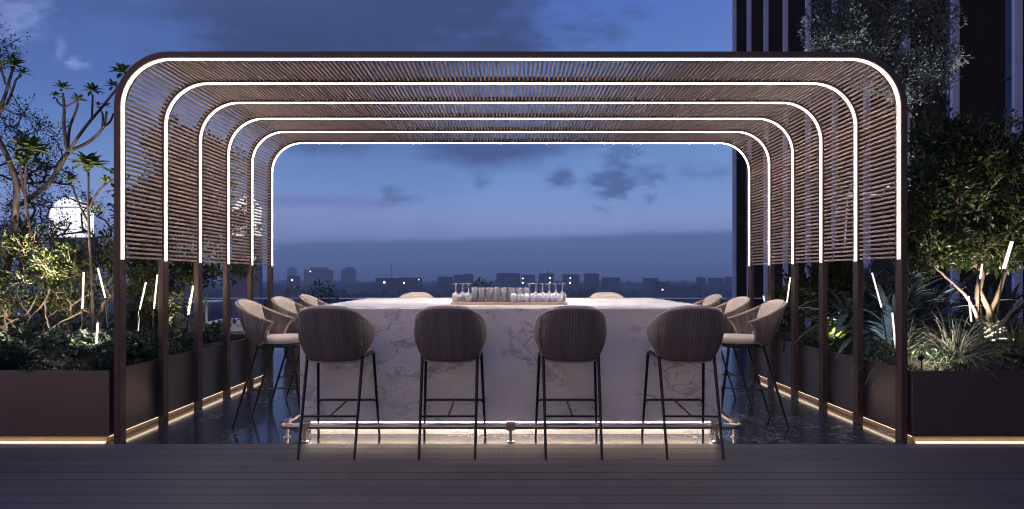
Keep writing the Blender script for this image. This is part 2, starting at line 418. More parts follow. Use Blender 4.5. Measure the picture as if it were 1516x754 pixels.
# ---------------------------------------------------------------- bar
BX,BY0,BY1,BZ0,BZ1=1.789,5.15,7.72,.125,1.082
bar=thing('bar_counter','long white marble bar with grey veins glowing along its base','bar',(0,6.435,0))
def bl(o): o.location.y=-6.435; return o
m=MB(); m.box(-BX,BX,BY0,BY1,BZ1-.03,BZ1); bl(m.build('countertop',M['marble'],bar,bevel=.003))
m=MB(); m.box(-BX+.003,BX-.003,BY0+.003,BY0+.04,BZ0,BZ1-.0305); bl(m.build('front_panel',M['marble'],bar))
m=MB(); m.box(-BX+.003,BX-.003,BY1-.04,BY1-.003,BZ0,BZ1-.0305); bl(m.build('back_panel',M['marble'],bar))
for sx in (-1,1):
    m=MB(); a,b_=sorted((sx*(BX-.003),sx*(BX-.04))); m.box(a,b_,BY0+.0405,BY1-.0405,BZ0,BZ1-.0305); bl(m.build('side_panel',M['marble'],bar))
K=.075
m=MB(); m.box(-BX+K,BX-K,BY0+K,BY1-K,0,BZ0+.2); bl(m.build('plinth',M['marble'],bar))
for (x0,x1,y0,y1) in ((-BX+.05,BX-.05,BY0+.045,BY0+.06),(-BX+.05,BX-.05,BY1-.06,BY1-.045),(-BX+.045,-BX+.06,BY0+.08,BY1-.08),(BX-.06,BX-.045,BY0+.08,BY1-.08)):
    m=MB(); m.box(x0,x1,y0,y1,BZ0+.003,BZ0+.012); bl(m.build('light_strip',M['kickled'],bar))
# foot rail
fr=thing('foot_rail','round brass foot rail wrapping the bar just above the floor','foot rail',(0,4.95,0))
zr=.128; rx,ry0,ry1=1.885,4.975,7.88; c=.055
pts=[]
for cx_,cy_,a0 in ((-rx+c,ry0+c,PI),(rx-c,ry0+c,1.5*PI),(rx-c,ry1-c,0),(-rx+c,ry1-c,.5*PI)):
    for k in range(7):
        a=a0+k/6*PI/2; pts.append((cx_+c*math.cos(a),cy_+c*math.sin(a)-4.95,zr))
pts.append(pts[0]); pts.append(pts[1])
m=MB(); m.tube(pts,.0255,12,cap=False); m.build('rail_pipe',M['brass'],fr,smooth=True)
def bracket(x,y,rot):
    m=MB(); Mx=Matrix.Translation((x,y-4.95,0))@Matrix.Rotation(rot,4,'Z')
    m.box(-.038,.038,-.03,.03,zr-.03,zr+.03,M=Mx); m.box(-.012,.012,-.012,.012,.006,zr-.03,M=Mx)
    vs=[];
    m.lathe([(.034,0),(.034,.006),(.014,.010)],(x,y-4.95,0),16)
    m.build('rail_bracket',M['brass'],fr,bevel=.004)
for x in (-1.683,0,1.683): bracket(x,ry0,0); bracket(x,ry1,0)
for sx in (-1,1):
    for y in (5.12,6.43,7.7): bracket(sx*rx,y,PI/2)

# ---------------------------------------------------------------- bar stools
def lerp(a,b,t): return a+(b-a)*t
def shell_pt(a,t):
    s=1 if a>=0 else -1; q=abs(a)
    th=q*1.62
    # bottom curve, middle curve, rim curve
    e=.62
    def sup(w,dy,yc,th): 
        return Vector((s*w*abs(math.sin(min(th,PI/2)))**.8, yc-dy*max(math.cos(th),-.2)**1 if math.cos(th)<=0 else yc-dy*math.cos(th)**.62, 0))
    B=sup(.222,.135,-.02,th); B.z=.700+.075*q**3
    Mi=sup(.296,.25,-.03,th); Mi.z=.86+.02*q
    Rm=sup(.258,.345,-.0,th); Rm.z=1.118-.175*q**2.4; 
    if q>.5: Rm.y+= (q-.5)**2*.18; Rm.x+=s*(q-.5)*.02
    u=1-t
    return B*u*u+Mi*2*u*t+Rm*t*t
def make_stool(name,label,group):
    st=thing(name,label,'bar stool',(0,0,0),0,group)
    NA,NTT=48,12; m=MB(); m.uv=[]
    def off(a,t,d):
        p=shell_pt(a,t); e=.01
        du=shell_pt(min(a+e,1),t)-shell_pt(max(a-e,-1),t); dv=shell_pt(a,min(t+e,1))-shell_pt(a,max(t-e,0))
        n=du.cross(dv)
        if n.length<1e-9: return p
        n.normalize()
        return p+n*d
    vs=[];
    for lay in (0,1):
        for i in range(NA+1):
            for j in range(NTT+1):
                a=-1+2*i/NA; t=j/NTT
                vs.append(off(a,t,-.007 if lay else .007)); m.uv.append((i/NA,t))
    N0=(NA+1)*(NTT+1); fs=[]; holes=set()
    for i in range(NA):
        a=abs(-1+2*(i+.5)/NA)
        for j in range(2,NTT-1):
            if (abs(a-.60)<.022 and j%3!=0) : holes.add((i,j))
    idx=lambda l,i,j: l*N0+i*(NTT+1)+j
    for i in range(NA):
        for j in range(NTT):
            if (i,j) in holes: continue
            fs.append((idx(0,i,j),idx(0,i+1,j),idx(0,i+1,j+1),idx(0,i,j+1)))
            fs.append((idx(1,i,j+1),idx(1,i+1,j+1),idx(1,i+1,j),idx(1,i,j)))
    for i in range(NA):
        fs.append((idx(0,i,0),idx(1,i,0),idx(1,i+1,0),idx(0,i+1,0))); fs.append((idx(0,i,NTT),idx(0,i+1,NTT),idx(1,i+1,NTT),idx(1,i,NTT)))
    for j in range(NTT):
        fs.append((idx(0,0,j),idx(0,0,j+1),idx(1,0,j+1),idx(1,0,j))); fs.append((idx(0,NA,j),idx(1,NA,j),idx(1,NA,j+1),idx(0,NA,j+1)))
    m.add(vs,fs); sh=m.build('backrest_shell',M['wicker'],st,smooth=True)
    # rim piping all round the shell
    m=MB(); loop=[shell_pt(-1+2*i/40,1) for i in range(41)]+[shell_pt(1,1-j/8) for j in range(1,9)]+[shell_pt(1-2*i/40,0) for i in range(1,41)]+[shell_pt(-1,j/8) for j in range(1,8)]
    loop.append(loop[0]); m.tube(loop,.0115,8,cap=False); m.build('rim_piping',M['wickrim'],sh,smooth=True)
    # back cushion
    m=MB(); vs=[]; fs=[]; NI,NJ=24,10
    for lay in (0,1):
        for i in range(NI+1):
            for j in range(NJ+1):
                a=-.62+1.24*i/NI; t=.2+.84*j/NJ
                p=off(a*(1 if True else 1),min(t,1),-.01)
                if t>1: p.z+=(t-1)*.5
                k=(1-abs(2*i/NI-1)**4)*(1-abs(2*j/NJ-1)**4)
                inn=Vector((-p.x*.12,.10-abs(p.x)*.12,.0))
                # inward thickness
                q=off(a,min(t,1),-.012-(.052*k**.5 if lay else 0))
                if t>1: q.z+=(t-1)*.45
                q.z+=.012*(1 if j==NJ else 0)*0
                vs.append(q)
    n0=(NI+1)*(NJ+1); ix=lambda l,i,j:l*n0+i*(NJ+1)+j
    for i in range(NI):
        for j in range(NJ):
            fs.append((ix(0,i,j),ix(0,i+1,j),ix(0,i+1,j+1),ix(0,i,j+1))); fs.append((ix(1,i,j+1),ix(1,i+1,j+1),ix(1,i+1,j),ix(1,i,j)))
    for i in range(NI):
        fs.append((ix(0,i,NJ),ix(0,i+1,NJ),ix(1,i+1,NJ),ix(1,i,NJ))); fs.append((ix(0,i+1,0),ix(0,i,0),ix(1,i,0),ix(1,i+1,0)))
    for j in range(NJ):
        fs.append((ix(0,0,j),ix(0,0,j+1),ix(1,0,j+1),ix(1,0,j))); fs.append((ix(0,NI,j+1),ix(0,NI,j),ix(1,NI,j),ix(1,NI,j+1)))
    m.add(vs,fs); m.build('back_cushion',M['cream'],st,smooth=True)
    # seat cushion: rounded, slightly domed
    m=MB(); prof=[(.90,.742),(1,.752),(1.015,.772),(.99,.793),(.93,.803),(.6,.808),(0.001,.809)]; vs=[];n=36
    for (f,z) in prof:
        for k in range(n):
            t=2*PI*k/n; cx_=math.copysign(abs(math.cos(t))**.5,math.cos(t)); sy_=math.copysign(abs(math.sin(t))**.5,math.sin(t))
            wx=.225 if sy_>0 else .225-.04*abs(sy_)
            vs.append((wx*f*cx_,.055+.19*f*sy_,z))
    fs=[(i*n+k,i*n+(k+1)%n,(i+1)*n+(k+1)%n,(i+1)*n+k) for i in range(len(prof)-1) for k in range(n)]; fs.append(tuple(range(n-1,-1,-1)))
    m.add(vs,fs); m.build('seat_cushion',M['cream'],st,smooth='a')
    m=MB(); loop=[(-.215,-.1,.728),(-.228,.2,.728),(-.2,.235,.728),(.2,.235,.728),(.228,.2,.728),(.215,-.1,.728),(.18,-.13,.728),(-.18,-.13,.728)]; loop+=loop[:2]
    m.tube(loop,.012,8,cap=False); m.box(-.2,.2,-.11,.22,.724,.741); m.build('seat_frame',M['blackmetal'],st,smooth='a')
    L={}
    for sx in (-1,1):
        for nm,tp,ft in (('b',(sx*.213,-.095,.728),(sx*.207,-.32,.0)),('f',(sx*.228,.215,.728),(sx*.2565,.315,.0))):
            L[(nm,sx)]=(Vector(tp),Vector(ft)); m=MB(); m.tube([tp,ft],[.0125,.0105],10); m.build('leg',M['blackmetal'],st,smooth='a')
    at=lambda nm,sx,z: L[(nm,sx)][1].lerp(L[(nm,sx)][0],z/.728)
    m=MB()
    m.tube([at('b',-1,.30),at('b',1,.30)],.0085,8); m.tube([at('f',-1,.30),at('f',-1,.315)+Vector((.02,0,.008)),at('f',1,.315)+Vector((-.02,0,.008)),at('f',1,.30)],.0085,8)
    bm=(at('b',-1,.3)+at('b',1,.3))/2; fm=(at('f',-1,.323)+at('f',1,.323))/2
    m.tube([bm,fm],.0075,8); m.build('stretcher',M['blackmetal'],st,smooth='a')
    return st
M['wickrim']=mat('rope_rim',(.34,.275,.24),.6,var=.2,vscale=40,bump=.3,bscale=300)
G1='bar stools along the front of the bar'; G2='bar stools along the left side of the bar'; G3='bar stools along the right side of the bar'; G4='bar stools behind the bar'
FY=4.80
proto=make_stool('bar_stool','woven brown bar stool seen from behind, at the left end of the bar front',G1)
proto.location=(-1.36,FY,0)
dup(proto,(-.470,FY,0),0,'woven brown bar stool seen from behind, second from the left along the bar front',G1)
dup(proto,(.466,FY,0),0,'woven brown bar stool seen from behind, third from the left along the bar front',G1)
dup(proto,(1.362,FY,0),0,'woven brown bar stool seen from behind, at the right end of the bar front',G1)
SY=(5.65,6.49,7.34)
w3=('nearest','middle','farthest')
for k,yy in enumerate(SY):
    dup(proto,(-2.17,yy,0),-PI/2+(.02,-.035,.03)[k],'cream cushioned bar stool facing right on the left side of the bar, '+w3[k]+' of three',G2)
    dup(proto,(2.17,yy,0),PI/2+(-.025,.03,-.02)[k],'cream cushioned bar stool facing left on the right side of the bar, '+w3[k]+' of three',G3)
dup(proto,(-1.29,8.06,0),PI,'bar stool behind the bar with only its rounded back top showing, left of the glasses',G4)
dup(proto,(1.31,8.06,0),PI,'bar stool behind the bar with only its rounded back top showing, right of the glasses',G4)

# ---------------------------------------------------------------- tray and glasses
TY=5.93
m=MB(); m.box(-.575,.545,TY-.10,TY+.22,BZ1+.0005,BZ1+.016); m.box(-.575,.545,TY-.10,TY-.09,BZ1+.016,BZ1+.024); m.box(-.575,.545,TY+.21,TY+.22,BZ1+.016,BZ1+.024)
tag(m.build('serving_tray',M['tray'],bevel=.002),'flat pale wooden tray carrying rows of upturned glasses on the bar','tray')
TZ=BZ1+.0165
def place(m,name,label,cat,x,y,z,group,first=[{}]):
    key=name
    if key not in first[0]:
        o=m().build(name,M[{'tumbler':'tumbler','round_glass':'round'}.get(name,'glass')],smooth=True); first[0][key]=o
    else: 
        o=first[0][key].copy(); C.objects.link(o)
    o.location=(x,y,z); tag(o,label,cat,group); return o
ordn=['first','second','third','fourth','fifth','sixth','seventh','eighth','ninth','tenth']
def wine():   # upside down wine glass, foot on top, closed wall
    m=MB(); m.lathe([(.030,0),(.036,.030),(.040,.055),(.034,.082),(.016,.098),(.0045,.106),(.004,.172),(.010,.178),(.034,.183),(.034,.185),(.001,.186)],n=18)
    m.lathe([(.028,0.0),(.034,.030),(.038,.055),(.032,.080),(.014,.094),(.001,.097)],n=18); return m
def tumbler():
    m=MB(); m.lathe([(.036,0),(.035,.08),(.033,.142),(.030,.145),(.001,.145)],n=20); m.lathe([(.0335,0),(.0325,.08),(.030,.13),(.001,.132)],n=20); return m
def round_glass():
    m=MB(); m.lathe([(.026,0),(.034,.02),(.038,.045),(.032,.075),(.020,.088),(.001,.089)],n=18); m.lathe([(.024,0),(.032,.02),(.036,.045),(.030,.072),(.018,.082),(.001,.083)],n=18); return m
for k in range(3):
    place(wine,'wine_glass','upturned stemmed wine glass at the left end of the tray, '+ordn[k]+' from the left','wine glass',-.535+.062*k,TY+(.0,.07,.02)[k],TZ,'stemmed glasses at the left end of the tray')
for k in range(6):
    place(wine,'wine_glass','upturned stemmed wine glass standing behind the small round glasses, '+ordn[k]+' from the left','wine glass',.185+.066*k,TY+.11,TZ,'stemmed glasses behind the round ones')
for k in range(8):
    place(tumbler,'tumbler','tall straight greyish tumbler upturned on the tray, '+ordn[k]+' from the left of its row','tumbler',-.355+.073*k,TY+.04,TZ,'row of tall tumblers on the tray')
for k in range(8):
    place(round_glass,'round_glass','small round stemless glass at the front of the tray, '+ordn[k]+' from the left','glass',.03+.0625*k,TY-.045,TZ,'row of small round glasses on the tray')

# ---------------------------------------------------------------- planters
def planter(side,label):
    X0=3.262; X1=8.9; y0,y1=4.935,8.1; z0,z1=.052,.588
    p=thing('planter',label,'planter',(side*X0,y0,0),0,'long bronze planters either side of the pergola')
    def fx(a,b): a,b=sorted((side*a,side*b)); return a,b
    def put(o): o.location=(-side*X0,-y0,0); return o
    t=.012
    # front and side walls as separate cladding panels
    edges=[3.262,6.1,8.9]
    for a,b in zip(edges[:-1],edges[1:]):
        q=fx(a+.001,b-.001); m=MB(); m.box(q[0],q[1],y0,y0+t,z0,z1); put(m.build('front_panel',M['planter'],p,bevel=.002))
    ys=[y0+t+.002]+[AY[i]+.045 for i in range(1,6)]
    for a,b in zip(ys[:-1],ys[1:]):
        q=fx(X0,X0+t); m=MB(); m.box(q[0],q[1],a+.0015,b-.0015,z0,z1); put(m.build('side_panel',M['planter'],p,bevel=.002))
    q=fx(X0+t+.001,X1); m=MB(); m.box(q[0],q[1],y1-t,y1,z0,z1); put(m.build('back_panel',M['planter'],p))
    q=fx(X1-t,X1); m=MB(); m.box(q[0],q[1],y0+t,y1-t-.001,z0,z1); put(m.build('end_panel',M['planter'],p))
    q=fx(X0+.04,X1-.04); m=MB(); m.box(q[0],q[1],y0+.04,y1-.04,0,z0+.01); put(m.build('plinth',M['plinth'],p))
    q=fx(X0+t+.001,X1-t-.001); m=MB(); m.box(q[0],q[1],y0+t+.001,y1-t-.001,z0+.01,.50); put(m.build('soil',M['soil'],p))
    q=fx(X0+.03,X1); m=MB(); m.box(q[0],q[1],y0-.002,y0+.010,.001,.013); put(m.build('light_strip',M['edgeled'],p,bevel=.006))
    q=fx(X0+.012,X0+.022); m=MB(); m.box(q[0],q[1],y0+.03,y1-.05,.0465,.0512); put(m.build('light_strip',M['sideled'],p))
    return p
M['sideled']=emis('led_side_line',(1,.78,.58),5)
planter(-1,'long bronze planter on the left, brown and softly lit, with a glowing lower edge')
planter(1,'long bronze planter on the right, near black in front, with a glowing lower edge')

# ---------------------------------------------------------------- foliage helpers
def leafq(m,p,d,L,W,rng,fold=.25):
    """one folded leaf: base p, direction d"""
    d=d.normalized(); up=Vector((rng.gauss(0,.5),rng.gauss(0,.5),1)); w=d.cross(up)
    if w.length<1e-4: w=Vector((1,0,0))
    w.normalize(); n=w.cross(d)
    mid=p+d*L*.5
    m.add([p,mid+w*W*.5+n*W*fold,p+d*L-n*L*.12,mid-w*W*.5+n*W*fold,mid],[(0,1,4),(1,2,4),(2,3,4),(3,0,4)])
def ribbon(m,p,d,L,W,droop,rng,n=6,fold=.3):
    d=d.normalized(); h=Vector((d.x,d.y,0)); 
    if h.length<1e-3: h=Vector((rng.gauss(0,1),rng.gauss(0,1),0))
    h.normalize(); w=Vector((-h.y,h.x,0)); cur=Vector(p); vs=[]; dd=d.copy()
    for i in range(n+1):
        t=i/n; ww=W*.5*(math.sin(PI*min(.999,(.12+.88*t)))**.7 if t<1 else .02)
        c=w.cross(dd).normalized()
        vs+= [cur+w*ww+c*(-ww*fold),cur.copy(),cur-w*ww+c*(-ww*fold)]
        cur=cur+dd*(L/n); dd=(dd+Vector((0,0,-droop/n))).normalized()
    fs=[]
    for i in range(n):
        a=i*3; fs+=[(a,a+1,a+4,a+3),(a+1,a+2,a+5,a+4)]
    m.add(vs,fs)
def rvec(r): 
    while True:
        v=Vector((r.uniform(-1,1),r.uniform(-1,1),r.uniform(-1,1)))
        if .01<v.length<1: return v
def grow(tm,base,targets,r0,rng,wig=.10,sub=5,first=None,limbs=None):
    """branch skeleton: join every target to the nearest earlier node; returns the paths"""
    nodes=[(Vector(base),0.0)]; paths=[]
    if first:
        acc=0
        pts=[Vector(base)]+[Vector(q) for q in first]
        for a,b in zip(pts[:-1],pts[1:]):
            acc+=(b-a).length; nodes.append((b,acc))
        Lt=acc or 1
        tm.tube(pts,[r0*(1-.35*i/(len(pts)-1)) for i in range(len(pts))],8)
        r1=r0*.62
    else: r1=r0
    if limbs:
        nodes=[]
        for pts,(ra,rb) in limbs:
            pts=[Vector(p) for p in pts]; smp=[]
            for i in range(len(pts)-1):
                p0=pts[max(i-1,0)];p1=pts[i];p2=pts[i+1];p3=pts[min(i+2,len(pts)-1)]
                for k in range(4):
                    u=k/4; smp.append(.5*((2*p1)+(p2-p0)*u+(2*p0-5*p1+4*p2-p3)*u*u+(3*p1-p0-3*p2+p3)*u**3)+rvec(rng)*.006)
            smp.append(pts[-1]); tm.tube(smp,[lerp(ra,rb,i/(len(smp)-1)) for i in range(len(smp))],7)
            nodes+=[(q,(q-Vector(base)).length) for q in smp[len(smp)//2:]]
        r1=.014
    tg=sorted([Vector(t) for t in targets],key=lambda t:(t-Vector(base)).length)
    mx=max((t-Vector(base)).length for t in tg)
    for t in tg:
        best=min(nodes,key=lambda nd:(nd[0]-t).length+.35*nd[1]*0+ (0.6*max(0,nd[0].z-t.z)))
        a=best[0]; L=(t-a).length; n=max(2,min(sub,int(L/.12)+1)); pts=[a]
        for i in range(1,n+1):
            f=i/n; q=a.lerp(t,f)+Vector((rng.gauss(0,1),rng.gauss(0,1),rng.gauss(0,.6)+.8*math.sin(PI*f)*.5))*wig*L*.5*(1 if i<n else 0)
            pts.append(q)
        ds=best[1]; rr=[]
        for i,q in enumerate(pts):
            f=min(1,(ds+L*i/n)/(mx*1.25)); rr.append(max(.003,r1*(1-f)**1.1))
        rr[0]=min(rr[0],r1); tm.tube(pts,rr,6,cap=False)
        for i,q in enumerate(pts[1:],1): nodes.append((q,ds+L*i/n))
        paths.append(pts)
    return paths
def ell(c,rx,ry,rz,n,rng,inner=.3):
    out=[]
    while len(out)<n:
        v=rvec(rng); l=v.length
        if l<inner: continue
        out.append(Vector((c[0]+v.x*rx,c[1]+v.y*ry,c[2]+v.z*rz)))
    return out
def tree(name,label,cat,base,targets,r0,bark,leaf,lsize,per,seed,spread=.12,first=None,group=None,wig=.12,lw=.45,twigs=3,updir=.2,limbs=None):
    rng=random.Random(seed); t=thing(name,label,cat,base,0,group)
    b=Vector(base); tm=MB(); lm=MB()
    paths=grow(tm,base,targets,r0,rng,wig,first=first,limbs=limbs)
    for pts in paths:
        tip=pts[-1]; prev=pts[-2]
        for _ in range(twigs):
            s=prev.lerp(tip,rng.random()); e=s+rvec(rng)*spread*1.3; e.z+=spread*.3
            tm.tube([s,e],[.003,.0015],4,cap=False)
            for i in range(per//twigs):
                q=s.lerp(e,rng.uniform(.2,1.1))+rvec(rng)*spread*.55; dd=(q-s).normalized()+rvec(rng)*.8+Vector((0,0,updir))
                leafq(lm,q,dd,lsize*rng.uniform(.6,1.25),lsize*lw*rng.uniform(.8,1.2),rng)
    tm.v=[tuple(Vector(v)-b) for v in tm.v]; lm.v=[tuple(Vector(v)-b) for v in lm.v]
    tm.build('trunk',bark,t,smooth=True); lm.build('crown',leaf,t)
    return t
def localize(m,b): m.v=[(v[0]-b[0],v[1]-b[1],v[2]-b[2]) for v in m.v]; return m

# ---------------------------------------------------------------- frangipani trees (left)
def rosette(lm,c,Rr,n,rng,tilt=.45,flat=.0):
    for k in range(n):
        a=k*2.4+rng.uniform(-.2,.2); e=-.15+1.35*k/n+rng.uniform(-.15,.15)
        d=Vector((math.cos(a)*math.cos(e),math.sin(a)*math.cos(e),math.sin(e)))
        ribbon(lm,Vector(c)+d*.015,d,Rr*rng.uniform(.8,1.15)*(1-.25*k/n),Rr*.36,.35+rng.uniform(-.2,.3),rng,n=5,fold=.3)
def frangipani(label,base,limbs,ros,seed,bark='barkd'):
    rng=random.Random(seed); t=thing('frangipani_tree',label,'tree',base,0,'frangipani trees in the left planter'); tm=MB(); lm=MB()
    for pts,r in limbs:
        pts=[Vector(p) for p in pts]; sm=[]
        for i in range(len(pts)-1):
            p0=pts[max(i-1,0)];p1=pts[i];p2=pts[i+1];p3=pts[min(i+2,len(pts)-1)]
            for k in range(5):
                u=k/5; sm.append(.5*((2*p1)+(p2-p0)*u+(2*p0-5*p1+4*p2-p3)*u*u+(3*p1-p0-3*p2+p3)*u**3))
        sm.append(pts[-1]); n=len(sm); tm.tube(sm,[lerp(r[0],r[1],i/(n-1)) for i in range(n)],8)
    for c,Rr,n in ros: rosette(lm,c,Rr,int(n*1.4),rng)
    localize(tm,base).build('trunk',M[bark],t,smooth=True); localize(lm,base).build('crown',M['lf_frang'],t)
    return t
Y1=6.0
q=lambda x,y,dy=0: P(x,y,Y1+dy)
base=P(120,545,6.3); base.z=.5
frangipani('bare branched frangipani with leaf rosettes forking up beside the first arch',base,[
 ([base,q(70,400,.3),q(24,318,.2),q(40,297,.1),q(72,272),q(101,225)],(.03,.018)),
 ([q(101,225),q(95,190),q(95,159),q(93,138)],(.018,.010)), ([q(95,159),q(86,152),q(84,146)],(.010,.008)), ([q(95,159),q(108,153),q(115,148)],(.010,.008)),
 ([q(100,222),q(103,190,.1),q(112,166,.1),q(116,152,.1)],(.015,.009)),
 ([q(101,225),q(125,190,-.1),q(150,160,-.1),q(176,128,-.1)],(.016,.010)), ([q(136,176,-.1),q(137,150,-.1),q(137,140,-.1)],(.010,.008)),
 ([q(103,224),q(132,210,.1),q(152,190,.1),q(158,165,.1)],(.018,.010)), ([q(152,190,.1),q(152,170,.2),q(146,158,.2)],(.012,.008)), ([q(153,188,.1),q(163,180),q(168,168)],(.012,.008)),
 ],[(q(93,131),.085,12),(q(83,143),.06,9),(q(116,149,.1),.085,13),(q(137,135,-.1),.10,14),(q(181,108,-.1),.12,15),(q(167,128,-.1),.08,12),(q(158,158,.1),.05,8),(q(146,157,.2),.05,8)],11)
base=P(70,545,5.9); base.z=.5
q2=lambda x,y: P(x,y,5.75)
frangipani('tall frangipani with two large drooping olive green leaf rosettes near the lit tower',base,[
 ([base,q2(60,420),q2(38,300),q2(40,232)],(.017,.010)), ([q2(36,290),q2(31,262),q2(30,244)],(.012,.008))],
 [(q2(43,222),.20,22),(q2(31,240),.11,14)],12)
base=P(140,545,5.9); base.z=.5
frangipani('slim frangipani with a wide star of leaves just left of the first arch',base,[
 ([base,q2(136,420),q2(131,320),q2(131,255)],(.015,.009)),([q2(131,330),q2(116,300),q2(106,274)],(.011,.008)),([q2(132,310),q2(142,288),q2(157,272)],(.011,.008))],
 [(q2(131,245),.19,22),(q2(105,268),.09,12),(q2(158,270),.09,12),(q2(144,312),.07,9)],13)
base=P(-20,545,5.9); base.z=.5
frangipani('frangipani at the left edge with small rosettes high against the sky',base,[
 ([base,q2(10,400),q2(25,290),q2(14,240),q2(-4,200),q2(-2,170),q2(8,140),q2(18,105)],(.034,.011)),
 ([q2(2,165),q2(12,150),q2(20,130),q2(24,118),q2(32,112)],(.012,.008)),([q2(8,125),q2(4,110),q2(2,100)],(.01,.008))],
 [(q2(20,97),.11,15),(q2(33,109),.07,10),(q2(2,98),.06,9)],14)
# ---------------------------------------------------------------- other trees and shrubs, left
def gb(x,Y): return (x,Y,.5)
rg=random.Random(3)
def tg(lst,rng):
    out=[]
    for (px,py,Yc,rx,ry,n) in lst:
        c=P(px,py,Yc); out+=ell(c,rx/FPX*Yc,.35,ry/FPX*Yc,n,rng)
    return [o for o in out if o.z>.62]
KP=lambda x,y: P(x/5.39,420+y/5.39,5.65)
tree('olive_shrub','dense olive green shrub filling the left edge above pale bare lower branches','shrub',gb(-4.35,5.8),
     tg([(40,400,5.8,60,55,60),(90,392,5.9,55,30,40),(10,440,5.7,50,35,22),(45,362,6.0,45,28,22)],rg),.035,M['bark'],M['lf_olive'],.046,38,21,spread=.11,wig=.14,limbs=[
      ([KP(210,520),KP(150,420),KP(80,290),KP(20,180),KP(10,60)],(.016,.007)),
      ([KP(150,440),KP(240,280),KP(350,160),KP(400,40)],(.012,.006)),([KP(245,270),KP(180,170),KP(130,60)],(.009,.005)),
      ([KP(70,500),KP(60,380),KP(40,250),KP(115,120),KP(160,0)],(.015,.006)),([KP(-20,320),KP(60,400),KP(140,500)],(.010,.012)),
      ([KP(380,420),KP(400,370),KP(370,260),KP(360,120)],(.012,.006)),([KP(400,370),KP(520,290),KP(650,230)],(.010,.006)),
      ([KP(-30,470),KP(20,360),KP(100,300),KP(220,240),KP(300,80)],(.012,.005)),([KP(-60,300),KP(60,380),KP(90,500)],(.010,.014))])
tree('fine_shrub','yellow green fine leaved shrub beside the post of the first arch','shrub',gb(-3.85,6.1),
     tg([(125,420,6.0,45,55,50),(155,375,6.2,22,40,20),(95,450,6.0,35,30,20)],rg),.026,M['bark'],M['lf_olive'],.042,36,22,spread=.10,wig=.2)
tree('wispy_tree','thin wispy tree with small bluish leaves at the upper left edge','tree',gb(-5.3,6.8),
     tg([(8,70,6.6,16,35,14),(15,190,6.6,28,40,26),(60,215,6.8,25,30,16),(20,255,6.6,35,30,20),(75,260,6.9,25,30,18)],rg),.022,M['barkd'],M['lf_fine'],.036,30,23,spread=.12,wig=.12)
tree('wispy_tree','thin wispy tree with small leaves in front of the lit domed tower','tree',gb(-4.4,6.9),
     tg([(100,315,6.9,30,30,9),(50,310,6.9,30,40,24),(150,330,6.9,14,40,12),(40,355,6.9,30,20,8),(75,190,7,12,22,6),(20,330,6.9,40,40,30)],rg),.02,M['barkd'],M['lf_fine'],.036,26,24,spread=.11,wig=.12)
tree('dark_tree','dark bushy tree standing behind the slats between the first four arches','tree',gb(-3.95,7.3),
     tg([(262,245,7.0,35,60,44),(215,300,6.9,35,50,34),(285,300,7.2,40,50,50),(320,250,7.4,30,40,26),(240,350,7.0,50,40,50),(320,345,7.4,30,30,20),(200,390,6.9,30,30,18),(350,330,7.7,20,30,8)],rg),.035,M['barkd'],M['lf_dark'],.08,36,25,spread=.14,wig=.15)
tree('dark_shrub','low dark shrub with twisting branches between the second and fourth posts','shrub',gb(-4.1,7.6),
     tg([(270,405,7.4,40,18,30),(345,400,7.6,30,12,14),(230,430,7.2,25,25,20),(215,470,7,25,20,16)],rg),.02,M['barkd'],M['lf_dark'],.07,40,26,spread=.11,wig=.25)
tree('flowering_shrub','shrub with warm lit yellow leaves behind the second and third posts','shrub',gb(-3.75,6.9),
     tg([(225,450,6.7,22,50,20),(260,440,6.9,25,40,14),(200,420,6.6,20,40,14)],rg),.014,M['barkd'],M['lf_olive'],.05,36,27,spread=.10,wig=.2)

SPK=[(-4.45,5.02),(-3.6,5.02),(-4.3,5.0),(-3.6,6.5),(4.62,5.98),(3.42,5.06),(3.62,6.75),(3.75,5.95),(5.05,7.85),(-4.25,5.3),(4.1,5.06)]
def cover(name,label,cat,pts,leaf,rng,L=.06,n=9,h=.09,kind=None,w=.5,group=None):
    """leafy ground cover: many low tufts"""
    m=MB()
    for p in pts:
        if any(math.hypot(p[0]-a_,p[1]-b_-.06)<.20 for a_,b_ in SPK): continue
        for i in range(n):
            a=rng.uniform(0,2*PI); e=rng.uniform(.1,1.2); d=Vector((math.cos(a)*math.cos(e),math.sin(a)*math.cos(e),math.sin(e)))
            s=Vector(p)+Vector((rng.gauss(0,.025),rng.gauss(0,.025),rng.uniform(0,h)))
            leafq(m,s,d,L*rng.uniform(.6,1.3),L*w,rng)
    o=m.build(name,leaf); tag(o,label,cat,group,kind); return o
def area(x0,x1,y0,y1,n,rng,z=.5,hump=.14,seed=0):
    out=[]
    for _ in range(n):
        x=rng.uniform(x0,x1); y=rng.uniform(y0,y1)
        hh=hump*(.5+noise.noise(Vector((x*1.3+seed,y*1.3,0)))*1.0)+hump*.5*noise.noise(Vector((x*4,y*4+seed,0)))
        out.append((x,y,z+max(0,hh)))
    return out
rg=random.Random(5)
cover('ground_cover','leafy green ground cover spilling along the left planter','ground cover',area(-6.2,-3.31,4.99,7.3,2400,rg,.51,.26,2),M['lf_cover'],rg,L=.062,n=9,kind='stuff')
cover('ground_cover','small leaved dark ground cover along the right planter','ground cover',area(3.31,6.4,4.99,8.0,2800,rg,.50,.16,9),M['lf_cover'],rg,L=.042,n=10,kind='stuff')
